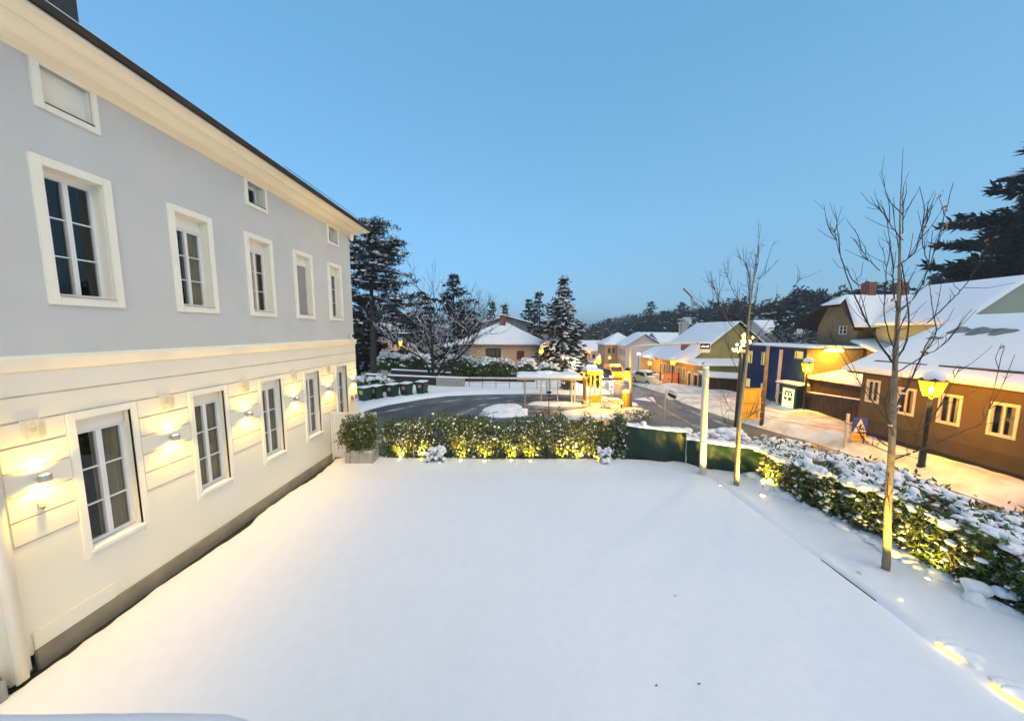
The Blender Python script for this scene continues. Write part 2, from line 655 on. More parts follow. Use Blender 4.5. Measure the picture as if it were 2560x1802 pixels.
def window(parent, O, u, n, a, b, c, d, depth, cols=2, rows=3, fr=0.05, mull=0.05, bar=0.02, thick=0.05, m='white_paint',
           pane='glass', back=None, backd=0.09, folds=True, name='window_frame'):
    """casement window in an opening a..b (along u), c..d (height), set back by depth; frame > panes, curtain"""
    O, u, n = (np.array(q, float) for q in (O, u, n))
    f = MB()
    k = dict(O=O, u=u, w=UP, n=n)
    n0, n1 = -depth - thick, -depth
    f.obox(**k, u0=a, u1=a + fr, w0=c, w1=d, n0=n0, n1=n1)
    f.obox(**k, u0=b - fr, u1=b, w0=c, w1=d, n0=n0, n1=n1)
    f.obox(**k, u0=a + fr, u1=b - fr, w0=c, w1=c + fr, n0=n0, n1=n1)
    f.obox(**k, u0=a + fr, u1=b - fr, w0=d - fr, w1=d, n0=n0, n1=n1)
    ia, ib, ic, id_ = a + fr, b - fr, c + fr, d - fr
    us = np.linspace(ia, ib, cols + 1)
    zs = np.linspace(ic, id_, rows + 1)
    for x in us[1:-1]:
        f.obox(**k, u0=x - mull / 2, u1=x + mull / 2, w0=ic, w1=id_, n0=n0, n1=n1 + 0.012)
    for z in zs[1:-1]:
        for i in range(cols):
            f.obox(**k, u0=us[i] + (mull / 2 if i else 0), u1=us[i + 1] - (mull / 2 if i < cols - 1 else 0), w0=z - bar / 2, w1=z + bar / 2,
                   n0=n0 + 0.01, n1=n1 - 0.008)
    fo = f.build(name, m, parent)
    for i in range(cols):
        for j in range(rows):
            g = MB()
            g.obox(**k, u0=us[i] + (mull / 2 if i else 0), u1=us[i + 1] - (mull / 2 if i < cols - 1 else 0),
                   w0=zs[j] + (bar / 2 if j else 0), w1=zs[j + 1] - (bar / 2 if j < rows - 1 else 0), n0=n0 + 0.018, n1=n0 + 0.024)
            g.build('pane', pane, fo)
    if back:
        for (s0, s1, bm_) in back:
            N = max(8, int((s1 - s0) * (b - a) * 40))
            P0, P1 = [], []
            for q in range(N + 1):
                uu = a + (b - a) * (s0 + (s1 - s0) * q / N)
                dd = depth + backd + (0.02 * math.sin(q * 1.3) + 0.01 * math.sin(q * 2.9) if folds else 0)
                P0.append(O + u * uu + np.array((0, 0, c)) - n * dd)
                P1.append(O + u * uu + np.array((0, 0, d)) - n * dd)
            strip('curtain' if folds else 'blind', [P0, P1], bm_, fo)
    return fo


# ================================================================== GROUND, ROAD, SNOW
xs = np.concatenate([[-900, -600, -300, -120, -70], np.arange(-45, 80, 1.5), [85, 100, 130, 200, 400, 900]])
ys = np.concatenate([[-400, -150, -60], np.arange(-30, 110, 1.5), [115, 130, 150, 180, 230, 320, 500, 800, 1150]])
tag(grid('ground', xs, ys, lambda x, y: T(x, y) - 0.12 + 0.05 * fbm(x * .3, y * .3), 'snow'), kind='structure')

# dark soil strip along the villa
sb = MB()
sb.box(-7.05, -5.9, -2, 12.9, -0.3, -0.075)
tag(sb.build('gravel_strip', 'gravel'), kind='structure')


# lawn under snow
def lawn_edge(y):
    return -6.79 + 0.10 * fbm(y * 1.7, 2.2 + 0 * y, 3) * 2 + 0.12 * fbm(y * 5.0, 8.2 + 0 * y, 3) + 0.05 * np.sin(y * 2.1) - 0.10 * sstep(4.6, 3.4, y)


ly = np.concatenate([np.arange(-1.5, 11.05, 0.10)])
rows = []
for y in ly:
    e = float(lawn_edge(np.array(y)))
    row = [(e + 0.05, y, -0.10), (e + 0.0, y, -0.03), (e + 0.015, y, 0.005), (e + 0.05, y, 0.028), (e + 0.12, y, 0.04)]
    for t in np.concatenate([np.linspace(0.03, 0.985, 110), [0.992, 0.998]]):
        x = e + (6.58 - e) * t
        z = 0.045 + 0.055 * float(fbm(x * .35, y * .35)) + 0.012 * float(fbm(x * 2.2, y * 2.2)) + 0.05 * float(sstep(9.9, 10.9, y))
        z += 0.035 * float(fbm(x * .9 + 9, y * .9)) - 0.015 * float(sstep(6.2, 6.55, x))
        row.append((x, y, z))
    row += [(6.585, y, row[-1][2] - 0.02), (6.59, y, -0.08)]
    rows.append(row)
tag(strip('lawn', rows, 'snow_fine'), kind='structure')

# planting bed beyond the lawn's edge, heaped snow


def bed_z(x, y):
    ed = float(sstep(6.6, 6.75, x))
    return -0.05 + ed * 0.08 + 0.16 * float(fbm(x * 1.1 + 3, y * 1.1)) * ed + 0.22 * float(sstep(7.1, 8.3, x)) * (0.3 + float(fbm(x * .7, y * .7 + 4)) * 1.6)


by = np.arange(-1.5, 12.0, 0.12)
rows = []
for y in by:
    row = []
    for t in np.linspace(0, 1, 40):
        x = 6.615 + (11.0 - 6.615) * t
        z = bed_z(x, y)
        row.append((x, y, z))
    rows.append(row)
tag(strip('planting_bed', rows, 'snow_fine'), kind='structure')

# asphalt: turning loop in front of the street, then the street falling away
loop = [(-9.35, 11.6), (-9.35, 17.3), (-9.1, 18.4), (-8.5, 19.5), (-7.6, 20.4), (-6.7, 21.3), (-5.2, 22.4), (-2.8, 23.0), (1.3, 23.4), (5.4, 23.0),
        (7.6, 23.5), (12.0, 23.5), (11.5, 20.5), (12.2, 16.4), (13.4, 13.0), (13.8, 8.0), (13.8, -15), (10.7, -15), (10.7, 11.6)]
bm = bmesh.new()
bvs = [bm.verts.new((x, y, -0.02)) for x, y in loop]
bf = bm.faces.new(bvs)
bmesh.ops.triangulate(bm, faces=[bf])
me = bpy.data.meshes.new('road')
bm.to_mesh(me)
bm.free()
me.materials.append(MATS['asphalt'])
ro = bpy.data.objects.new('road', me)
C.objects.link(ro)
tag(ro, kind='structure')
SE = [(23.5, 7.6, 12.0), (28, 8.3, 12.6), (32, 9.2, 13.0), (38, 10.2, 14.2), (46, 11.6, 15.8), (56, 12.8, 17.0), (70, 15.5, 20.0), (100, 22, 26.5), (150, 33, 38),
      (240, 55, 60)]
rows = []
for y in np.concatenate([np.arange(23.5, 60, 1.5), np.arange(60, 240, 8)]):
    a = np.interp(y, [s[0] for s in SE], [s[1] for s in SE])
    b = np.interp(y, [s[0] for s in SE], [s[2] for s in SE])
    rows.append([(a + (b - a) * t, y, float(T(a + (b - a) * t, y)) - 0.018 if y > 24 else -0.0205) for t in np.linspace(0, 1, 9)])
tag(strip('street', rows, 'asphalt'), kind='structure')

# painted give-way triangle on the street
tri = [(8.55, 21.85), (10.35, 22.55), (9.75, 20.75)]
tag(MB().poly([(x, y, -0.014) for x, y in tri]).build('road_marking', 'sign_white'), 'white triangle painted on the road beside the traffic mast', 'road marking')


def snow_mound(name, outline, h, m='snow', noise=0.5, rings=9, z0=-0.06, fine=1.2):
    """low heap of snow over a closed outline"""
    O = np.array(outline, float)
    n = len(O)
    # resample outline
    pts = []
    for i in range(n):
        a, b = O[i], O[(i + 1) % n]
        k = max(2, int(np.linalg.norm(b - a) / 0.22))
        for q in range(k):
            pts.append(a + (b - a) * q / k)
    pts = np.array(pts)
    c = O.mean(0)
    rows = []
    for r_ in np.linspace(0, 1, rings):
        row = []
        for p in pts:
            q = p + (c - p) * r_
            jag = 0.6 * float(fbm(p[0] * 1.9 + 4, p[1] * 1.9)) * (1 - r_)
            q = q + (c - q) * jag * 0.4
            prof = math.sqrt(1 - (1 - min(1, r_ * 3.0)) ** 2)
            z = float(T(q[0], q[1])) + z0 + prof * h * (1 + noise * 2 * float(fbm(q[0] * fine, q[1] * fine)))
            row.append((q[0], q[1], z))
        row.append(row[0])
        rows.append(row)
    return tag(strip(name, rows, m), kind='structure')


def slush_ridge(pts, wd, h=.035, m='slush', seed=0.0):
    """ragged strip of slush left by the traffic"""
    P = []
    for i in range(len(pts) - 1):
        a, b = np.array(pts[i], float), np.array(pts[i + 1], float)
        k = max(2, int(np.linalg.norm(b - a) / .25))
        P += [a + (b - a) * q / k for q in range(k)]
    P = np.array(P)
    rows = []
    for i, p in enumerate(P):
        d = P[min(i + 1, len(P) - 1)] - P[max(i - 1, 0)]
        n = np.array((-d[1], d[0])) / (np.linalg.norm(d) + 1e-9)
        w_ = wd * (.35 + 1.3 * max(0.0, float(fbm(p[0] * .9 + seed, p[1] * .9)) + .42))
        o = n * .25 * float(fbm(p[1] * .6 + seed, p[0] * .6 + 5))
        rows.append([(*(p + o + n * w_ * v), float(T(*(p + n * w_ * v))) - .03 + (.028 + h * (1 + 1.5 * float(fbm(p[0] * 4, p[1] * 4)))) * (1 - v * v)) for v in (-1, -.7, -.3, 0, .3, .7, 1)])
    tag(strip('slush_ridge', rows, m), kind='structure')


slush_ridge([(-8.6, 14.5), (-8.2, 17.5), (-6.6, 19.6), (-4, 21.2), (0, 22.0), (4.5, 22.0), (8, 22.8)], .16)
slush_ridge([(-6.5, 13.6), (-4.6, 15.6), (-3.2, 17.8), (-2.4, 19.6), (-.8, 20.9), (3, 21.2)], .14, seed=3.0)
slush_ridge([(9.6, 13.0), (9.4, 17.0), (9.6, 21.0), (10.2, 26.0), (11.2, 34.0), (13.0, 46.0)], .13, seed=5.0)
slush_ridge([(11.9, 11.0), (11.2, 15.0), (10.7, 20.0), (11.1, 26.0), (12.2, 34.0), (14.3, 46.0)], .12, seed=8.0)
slush_ridge([(-7.5, 12.6), (-2, 13.6), (4, 14.4), (8.6, 14.6)], .15, seed=11.0)

# traffic island (two drifts with slush between), verge behind the loop
snow_mound('island_base', [(-2.3, 17.2), (-2.2, 19.2), (-1.2, 20.35), (2, 20.5), (4.2, 20.8), (5.4, 21.5), (7.9, 21.0), (8.5, 19.9), (8.3, 18.7), (7.7, 17.4), (6.6, 16.5), (4, 16.2), (1, 16.6)], 0.10, 'slush', 0.4)
snow_mound('snow_drift', [(-2.2, 17.0), (-2.1, 19.0), (-1.2, 20.2), (0.0, 20.2), (0.7, 18.9), (0.9, 18.3), (0.8, 17.0), (-0.6, 16.7)], 0.13, 'snow', .9, 9, -.06, 2.2)
snow_mound('snow_drift', [(0.6, 19.6), (0.9, 20.3), (3.2, 20.4), (4.6, 20.2), (4.5, 19.2), (2.6, 19.0)], 0.2, 'snow')
snow_mound('snow_drift', [(2.6, 16.4), (2.4, 17.8), (4.6, 18.6), (6.4, 18.2), (7.9, 18.9), (8.3, 18.5), (7.5, 17.1), (6.3, 16.5)], 0.24, 'snow_dirty')
snow_mound('snow_drift', [(5.0, 18.9), (4.7, 20.6), (5.6, 21.4), (7.8, 20.9), (8.3, 19.9), (7.4, 19.2)], 0.22, 'snow')
rows = []
edge = [(-9.9, 11.6), (-9.5, 15.5), (-9.35, 17.3), (-9.1, 18.4), (-8.5, 19.5), (-7.6, 20.4), (-6.7, 21.3), (-5.2, 22.4), (-2.8, 23.0), (1.3, 23.4), (5.4, 23.0), (7.6, 23.6)]
outer = [(-22, 11.0), (-22, 18), (-21, 22), (-19, 26), (-16, 30), (-13, 31), (-10, 31.5), (-7, 32), (-3, 32.5), (1, 33), (4, 33), (5.2, 30)]
ed = np.array(edge)
ou = np.array(outer)
tt = np.linspace(0, len(ed) - 1, 90)
for t in tt:
    i = min(int(t), len(ed) - 2)
    a = ed[i] + (ed[i + 1] - ed[i]) * (t - i)
    b = ou[i] + (ou[i + 1] - ou[i]) * (t - i)
    row = []
    for s in np.concatenate([[0, 0.004, 0.012, 0.025, .05], np.linspace(0.08, 1, 22)]):
        q = a + (b - a) * s
        q = q + (a - b) / np.linalg.norm(b - a) * 0.3 * float(fbm(q[0] * 1.5, q[1] * 1.5)) * (s < .06)
        L = np.linalg.norm(b - a) * s
        z = -0.06 + 0.14 * float(sstep(0, .35, L)) + 0.10 * float(fbm(q[0] * .8, q[1] * .8)) * float(sstep(0, .5, L)) + 0.10 * float(sstep(0.3, .8, L)) * float(sstep(1.6, .8, L))
        row.append((q[0], q[1], z + min(0, float(T(q[0], q[1])))))
    rows.append(row)
tag(strip('snow_verge', rows, 'snow'), kind='structure')

# ploughed bank along the right-hand side of the street
XR = [(-10, 13.75), (8, 13.75), (10.4, 13.7), (13, 13.2), (16.4, 12.1), (20.5, 11.4), (23.5, 11.7), (28, 12.4), (34, 13.4), (38, 14.0), (44, 15.3), (52, 16.5)]
rows = []
for y in np.arange(-6, 50, 0.30):
    a = float(np.interp(y, [p[0] for p in XR], [p[1] for p in XR]))
    b = 17.6 if y > 14.2 else 16.02
    row = []
    for s in np.concatenate([[0, 0.02, 0.05], np.linspace(0.1, 1, 26)]):
        x = a + (b - a) * s
        L = (b - a) * s
        prof = float(sstep(0, .55, L))
        if y < 14:
            ridge = 0.55 * float(sstep(0.1, 1.1, L)) * (0.75 + 0.5 * float(fbm(y * .6, x * .5))) - 0.22 * float(sstep(1.6, 2.3, L))
        else:
            ridge = (0.16 + 0.5 * max(0, float(fbm(x * .5 + 7, y * .4)) + .12)) * prof
        z = float(T(x, y)) - 0.07 + 0.10 * prof + ridge + 0.10 * float(fbm(x * 2.2, y * 2.2)) * prof
        row.append((x, y, z))
    rows.append(row)
tag(strip('snow_bank', rows, 'snow_dirty'), kind='structure')

# ================================================================== VILLA (left)
VX = -7.0
villa = thing('villa', 'long white and grey rendered villa with lit wall lamps on the left', 'building', (-7.0, 8.0, 0.0))
Yax, Xout = (0, 1, 0), (1, 0, 0)
UPW = [4.491, 6.220, 7.940, 9.635, 11.368]       # left edges of the upper window surrounds
LOW = [4.47, 6.22, 7.97, 9.70, 11.45]
Y0, Y1 = -6.0, 12.98
uh = [(s + .11, s + .77, 5.41, 7.31) for s in UPW]
ah = [(s + .09, s + .63, 8.24, 8.76) for s in (4.62, 8.05, 11.46)]
w = wall_holes(MB(), (VX - 0.03, 0, 0), Yax, Xout, Y0, Y1, 4.30, 8.9, uh + ah, 0.24)
w.build('upper_wall', 'villa_upper', villa)
lh = [(s + .10, s + .79, 1.25, 3.47) for s in LOW]
w = wall_holes(MB(), (VX, 0, 0), Yax, Xout, Y0, Y1 + .0, 0.20, 4.40, lh, 0.24)
w.build('lower_wall', 'villa_lower', villa)
# end wall, back wall and floors close the house
w = MB()
w.poly([(-7.03, Y1 - .005, 4.3), (-15, Y1 - .005, 4.3), (-15, Y1 - .005, 8.9), (-7.03, Y1 - .005, 8.9)])
w.poly([(-15, Y0, 0), (-15, Y1 - .005, 0), (-15, Y1 - .005, 8.9), (-15, Y0, 8.9)])
w.poly([(-7.03, Y0, 0), (-15, Y0, 0), (-15, Y0, 8.9), (-7.03, Y0, 8.9)])
w.build('side_wall', 'villa_upper', villa)
w = MB()
w.poly([(-7.0, Y1, 0), (-15, Y1, 0), (-15, Y1, 4.4), (-7.0, Y1, 4.4)])
w.build('side_base_wall', 'villa_lower', villa)
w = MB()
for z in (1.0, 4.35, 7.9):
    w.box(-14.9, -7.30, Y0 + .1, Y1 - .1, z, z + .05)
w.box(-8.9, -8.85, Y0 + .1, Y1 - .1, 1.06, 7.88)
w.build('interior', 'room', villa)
# plinth
MB().bbox(-7.02, -6.965, 3.86, 12.995, -0.15, 0.245, .01).build('plinth', 'plinth', villa)
MB().bbox(-7.02, -6.972, 3.86, 4.75, 0.25, 0.52, .006).build('access_panel', 'villa_lower', villa)
# pilaster beside the entrance, with its step
p = MB()
p.bbox(-7.0, -6.80, 3.50, 3.74, 0.05, 4.32, .05)
p.bbox(-6.80, -6.775, 3.56, 3.68, 0.05, 4.32, .012)
p.build('pilaster', 'villa_trim', villa, True)
MB().bbox(-7.0, -6.70, 2.4, 3.46, -0.1, 0.30, .02).build('entrance_step', 'concrete', villa)
# string course
pr = [(0, 4.30), (.030, 4.30), (.030, 4.335), (.055, 4.36), (.055, 4.455), (.075, 4.47), (.075, 4.495), (-.04, 4.53)]
rows = [[(VX + a, y, z) for a, z in pr] for y in (Y0, Y1 + .06)]
s_ = strip('string_course', rows, 'villa_trim', villa, False)
c_ = MB()
c_.poly([(VX + a, Y1 + .06, z) for a, z in pr][::-1])
c_.box(-15, VX + .055, Y1 - .02, Y1 + .055, 4.34, 4.49)
c_.build('string_course_return', 'villa_trim', villa)
# rusticated bands: two full-length courses, five courses between the windows
zr = [4.31, 3.955, 3.60, 3.262, 2.91, 2.558, 2.20, 1.845]
for k in range(2):
    for (a, b) in ((Y0, Y1),):
        MB().bbox(VX - .01, VX + .012, a, b + .012, zr[k + 1] + .013, zr[k] - .013, .005).build('plaster_band', 'villa_lower', villa)
bays = [(3.83, LOW[0])] + [(LOW[i] + .885, LOW[i + 1]) for i in range(4)] + [(LOW[4] + .885, Y1 + .014)]
for k in range(2, 7):
    for a, b in bays:
        MB().bbox(VX - .01, VX + .012, a + .004, b - .004, zr[k + 1] + .013, zr[k] - .013, .005).build('plaster_band', 'villa_lower', villa)
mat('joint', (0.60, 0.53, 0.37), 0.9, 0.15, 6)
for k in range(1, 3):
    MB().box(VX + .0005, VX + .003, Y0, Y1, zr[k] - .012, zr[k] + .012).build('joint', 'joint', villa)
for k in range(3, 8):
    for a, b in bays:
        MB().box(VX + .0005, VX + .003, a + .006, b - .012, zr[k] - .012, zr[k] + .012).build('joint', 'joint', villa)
# windows
backs_u = [None, [(.45, 1, 'curtain')], [(0, .75, 'curtain_gold_glow')], None, None]
for i, s in enumerate(UPW):
    a, b, c, d = uh[i]
    sur = MB()
    for (q0, q1, z0, z1) in ((s, a, 5.277, 7.441), (b, s + .88, 5.277, 7.441), (a, b, 5.277, c), (a, b, d, 7.441)):
        sur.bbox(VX - .06, VX + .012, q0, q1, z0, z1, .006)
    for (q0, q1, z0, z1) in ((a + .001, a + .012, c, d), (b - .012, b - .001, c, d), (a + .012, b - .012, d - .012, d - .001)):
        sur.box(VX - .272, VX - .035, q0, q1, z0, z1)
    sur.build('window_surround', 'villa_trim', villa)
    if i == 3:
        f = MB()
        n_ = 34
        for q in range(n_):
            z = c + .03 + (d - c - .34) * q / n_
            f.obox((VX - .03, 0, 0), Yax, UP, Xout, a + .02, b - .02, z, z + (d - c - .34) / n_ * .86, -.16, -.145)
        fo = f.build('roller_blind', 'blind', villa)
        MB().bbox(VX - .27, VX - .16, a, b, d - .30, d, .01).build('blind_box', 'villa_trim', fo)
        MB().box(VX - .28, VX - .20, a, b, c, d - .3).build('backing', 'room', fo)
    else:
        rows_ = 3
        window(villa, (VX - .03, 0, 0), Yax, Xout, a, b, c, d - (.26 if i else .06), .16, 2, rows_, .05, .06, .02, .06,
               'white_paint', back=backs_u[i] if i != 4 else [(0, 1, 'blind')], folds=(i != 4))
        if i:
            MB().bbox(VX - .27, VX - .17, a, b, d - .26, d, .01).build('blind_box', 'villa_trim', villa)
        else:
            MB().bbox(VX - .27, VX - .18, a, b, d - .06, d, .01).build('blind_box', 'villa_trim', villa)
    MB().bbox(VX - .26, VX + .03, a + .005, b - .005, c - .012, c + .006, .004).build('window_sill', 'galv', villa)
for i, s in enumerate(LOW):
    a, b, c, d = lh[i]
    sur = MB()
    for (q0, q1, z0, z1) in ((s, a, 1.15, 3.59), (b, s + .88, 1.15, 3.59), (a, b, d, 3.59)):
        sur.bbox(VX - .05, VX + .024, q0, q1, z0, z1, .008)
    sur.build('window_surround', 'villa_trim', villa)
    window(villa, (VX, 0, 0), Yax, Xout, a, b, c + .05, d - .22, .15, 2, 3, .055, .07, .025, .06, 'white_paint',
           back=[(.42, 1, 'curtain')] if i == 0 else [(0, 1, 'curtain')])
    MB().bbox(VX - .25, VX - .13, a + .002, b - .002, d - .22, d, .01).build('blind_box', 'villa_trim', villa)
    MB().bbox(VX - .20, VX + .065, a - .03, b + .03, c - .03, c + .03, .012).build('window_sill', 'white_paint', villa)
    sl = snow_slab('sill_snow', (VX + .055, a, c + .03), (VX + .055, b, c + .03), (VX - .14, b, c + .035), (VX - .14, a, c + .035), .018, villa, 16, 4, .5, .005, 'snow_fine')
for i, s in enumerate((4.62, 8.05, 11.46)):
    a, b, c, d = ah[i]
    sur = MB()
    for (q0, q1, z0, z1) in ((s, a, 8.14, 8.84), (b, s + .70, 8.14, 8.84), (a, b, 8.14, c), (a, b, d, 8.84)):
        sur.bbox(VX - .06, VX + .012, q0, q1, z0, z1, .006)
    for (q0, q1, z0, z1) in ((a + .001, a + .012, c, d), (b - .012, b - .001, c, d)):
        sur.box(VX - .2, VX - .035, q0, q1, z0, z1)
    sur.build('window_surround', 'villa_trim', villa)
    if i == 0:
        MB().bbox(VX - .2, VX - .12, a, b, c, d, .004).build('closed_panel', 'villa_trim', villa)
    else:
        window(villa, (VX - .03, 0, 0), Yax, Xout, a, b, c, d, .18, 1, 1, .09, .03, .02, .05)
    MB().bbox(VX - .2, VX + .02, a + .004, b - .004, c - .012, c + .006, .004).build('window_sill', 'roof_dark', villa)
# cornice in three mouldings
pr1 = [(-.03, 8.80), (.05, 8.80), (.05, 8.855), (.085, 8.855), (.085, 8.905), (.12, 8.905), (.12, 8.925)]
pr2 = [(.12, 8.925), (.17, 8.93), (.23, 8.945), (.28, 8.97), (.31, 9.00), (.32, 9.03), (.355, 9.03), (.355, 9.06)]
pr3 = [(.355, 9.06), (.43, 9.065), (.50, 9.09), (.525, 9.12), (.525, 9.135), (.575, 9.135), (.575, 9.185), (-.3, 9.20)]
for nm, pr in (('cornice_bed_moulding', pr1), ('cornice_cove', pr2), ('cornice_cap', pr3)):
    e = lambda a: Y1 + a + .02
    rows = [[(VX + a, Y0, z) for a, z in pr], [(VX + a, e(a), z) for a, z in pr], [(-15 - a, e(a), z) for a, z in pr]]
    strip(nm, rows, 'villa_trim', villa, False)
MB().bbox(VX + .05, VX + .16, Y1 - .12, Y1 + .01, 8.62, 8.90, .02).build('cornice_bracket', 'villa_trim', villa)
# eaves board, gutter edge and roof with thin snow
ev = MB()
ev.box(-7.0, VX + .62, Y0, Y1 + .64, 9.205, 9.225)
rows = [[(VX + .62 + .055 * math.sin(t) , y, 9.255 - .05 * math.cos(t)) for t in np.linspace(0, math.pi, 8)] for y in (Y0, Y1 + .66)]
strip('gutter', rows, 'roof_dark', villa, False)
ev.build('eaves_board', 'roof_dark', villa)
rf = MB()
RZ = 9.235
rf.poly([(VX + .64, Y0, RZ), (VX + .64, Y1 + .66, RZ), (-11, Y1 - 3.4, 12.0), (-11, Y0, 12.0)])
rf.poly([(VX + .64, Y1 + .66, RZ), (-15.64, Y1 + .66, RZ), (-11, Y1 - 3.4, 12.0)])
rf.poly([(-15.64, Y0, RZ), (-15.64, Y1 + .66, RZ), (-11, Y1 - 3.4, 12.0), (-11, Y0, 12.0)])
rfo = rf.build('roof', 'roof_dark', villa)
snow_slab('roof_snow', (VX + .56, Y0, RZ + .07), (VX + .56, Y1 + .4, RZ + .07), (-11, Y1 - 3.4, 12.01), (-11, Y0, 12.01), .05, rfo, 60, 10, .5, .05)
MB().bbox(-8.55, -8.10, 5.55, 6.05, 9.6, 12.2, .02).build('chimney', 'roof_dark', rfo)
# thin wire along the eaves
MB().tube([(-6.33, 8.6, 9.33), (-6.32, 11.3, 9.345), (-6.32, 13.6, 9.30)], .008, 5).build('roof_wire', 'black', rfo)

# ------------------------------------------------------------------ lamps and small things on the villa
WARM = (1.0, 0.57, 0.055)
SC_Y = [4.12, 5.82, 7.52, 9.23, 10.95, 12.68]


def sconce(label):
    t = thing('wall_lamp', label, 'wall lamp', (0, 0, 0), 'up and down lamps on the villa wall')
    b = MB()
    b.lathe([(.058, -.055), (.062, -.05), (.062, .05), (.058, .055), (.050, .055), (.050, .035), (0.001, .035)], .115, 0, 20, False)
    b.lathe([(0.001, -.035), (.050, -.035), (.050, -.055), (.058, -.055)], .115, 0, 20, False)
    b.build('lamp_body', 'steel', t, True)
    a = MB()
    a.tube([(-.002, 0, 0), (.012, 0, 0)], .038, 16)
    a.tube([(.01, 0, 0), (.06, 0, 0)], .018, 10)
    a.build('bracket', 'steel', t, True)
    e = MB()
    e.lathe([(.048, .037), (.048, .040)], .115, 0, 16)
    e.build('upper_light', 'lamp_warm', t)
    e = MB()
    e.lathe([(.048, -.040), (.048, -.037)], .115, 0, 16)
    e.build('lower_light', 'lamp_warm', t)
    lamp('up_beam', 'SPOT', (.115, 0, .058), SCP * 1.0, WARM, t, .03, (-.10, 0, 1), 150, .9)
    lamp('down_beam', 'SPOT', (.115, 0, -.058), SCP * 1.35, WARM, t, .03, (-.10, 0, -1), 150, .9)
    return t


SCP = 28.0
sl = ['wall lamp with a small sensor under it, nearest the camera', 'wall lamp between the first and second lower windows', 'wall lamp between the second and third lower windows',
      'wall lamp between the third and fourth lower windows', 'wall lamp left of the window beside the white gate', 'wall lamp at the far corner above two small plaques']
sc0 = sconce(sl[0])
sc0.location = (VX + .014, SC_Y[0], 2.745)
for y, lb in zip(SC_Y[1:], sl[1:]):
    dup(sc0, (VX + .014, y, 2.745), 0, lb)
dup(sc0, (VX + .014, 2.42, 2.745), 0, 'wall lamp beside the entrance, left of the pilaster')
# motion sensor under the first lamp
t = thing('motion_sensor', 'small white motion sensor on the villa wall under the nearest lamp', 'sensor', (VX + .014, 4.11, 2.35))
MB().bbox(VX + .013, VX + .05, 4.08, 4.14, 2.34, 2.43, .012).build('housing', 'white_paint', t)
MB().lathe([(.012, 2.27), (.03, 2.30), (.032, 2.335)], VX + .05, 4.11, 12).build('lens', 'blind', t, True)


def glass_lamp(label):
    t = thing('glass_wall_light', label, 'wall light', (0, 0, 0), 'unlit glass box lights above the wall lamps')
    f = MB()
    f.bbox(0, .018, -.095, .095, .115, .14, .003)
    f.tube([(.01, -.085, .14), (.04, -.085, .24)], .004, 5)
    f.tube([(.01, .085, .14), (.04, .085, .24)], .004, 5)
    f.build('bracket', 'white_paint', t)
    g = MB()
    prof = [(.085, .115), (.085, -.10), (.07, -.14)]
    for a, b in ((-1, 1),):
        pass
    g.prism([(.015, -.09, .113), (.095, -.09, .113), (.095, -.09, -.10), (.075, -.07, -.145), (.015, -.07, -.145)], (0, .004, 0))
    g.prism([(.015, .086, .113), (.095, .086, .113), (.095, .086, -.10), (.075, .066, -.145), (.015, .066, -.145)], (0, .004, 0))
    g.prism([(.095, -.09, .113), (.095, .09, .113), (.095, .09, -.10), (.095, -.09, -.10)], (.003, 0, 0))
    g.prism([(.095, -.09, -.10), (.095, .09, -.10), (.075, .07, -.145), (.075, -.07, -.145)], (.003, 0, 0))
    g.build('glass_shade', 'clear_glass', t)
    b = MB()
    b.lathe([(.012, .11), (.014, .06), (.012, .05)], .05, 0, 10)
    s = b.build('socket', 'white_paint', t, True)
    MB().lathe([(.012, .05), (.03, .015), (.032, -.005), (.02, -.03), (.004, -.04)], .05, 0, 12).build('bulb', 'clear_glass', s, True)
    return t


gl = ['unlit glass box light above the nearest wall lamp', 'unlit glass box light above the second wall lamp', 'unlit glass box light above the third wall lamp',
      'unlit glass box light above the fourth wall lamp', 'unlit glass box light above the fifth wall lamp']
g0 = glass_lamp(gl[0])
g0.location = (VX + .014, 4.12, 3.47)
for y, lb in zip([5.79, 7.50, 9.21, 10.93], gl[1:]):
    dup(g0, (VX + .014, y, 3.47), 0, lb)
for y0, lb in ((12.44, 'left one of two small dark plaques at the villa corner'), (12.73, 'right one of two small dark plaques at the villa corner')):
    t = thing('plaque', lb, 'plaque', (VX + .014, y0, 1.9), 'plaques at the villa corner')
    MB().bbox(VX + .012, VX + .022, y0, y0 + .24, 1.91, 2.17, .003).build('backing', 'white_paint', t)
    MB().box(VX + .022, VX + .025, y0 + .02, y0 + .22, 1.94, 2.14).build('picture', 'picture', t)
t = thing('security_camera', 'small white camera housing on the string course at the villa corner', 'camera', (VX + .02, 12.66, 4.53))
MB().bbox(VX + .0, VX + .10, 12.58, 12.76, 4.535, 4.74, .03).build('housing', 'white_paint', t)
MB().bbox(VX + .03, VX + .13, 12.57, 12.77, 4.745, 4.80, .02).build('hood', 'white_paint', t)
MB().bbox(VX + .10, VX + .106, 12.61, 12.73, 4.62, 4.72, .002).build('lens', 'black', t)

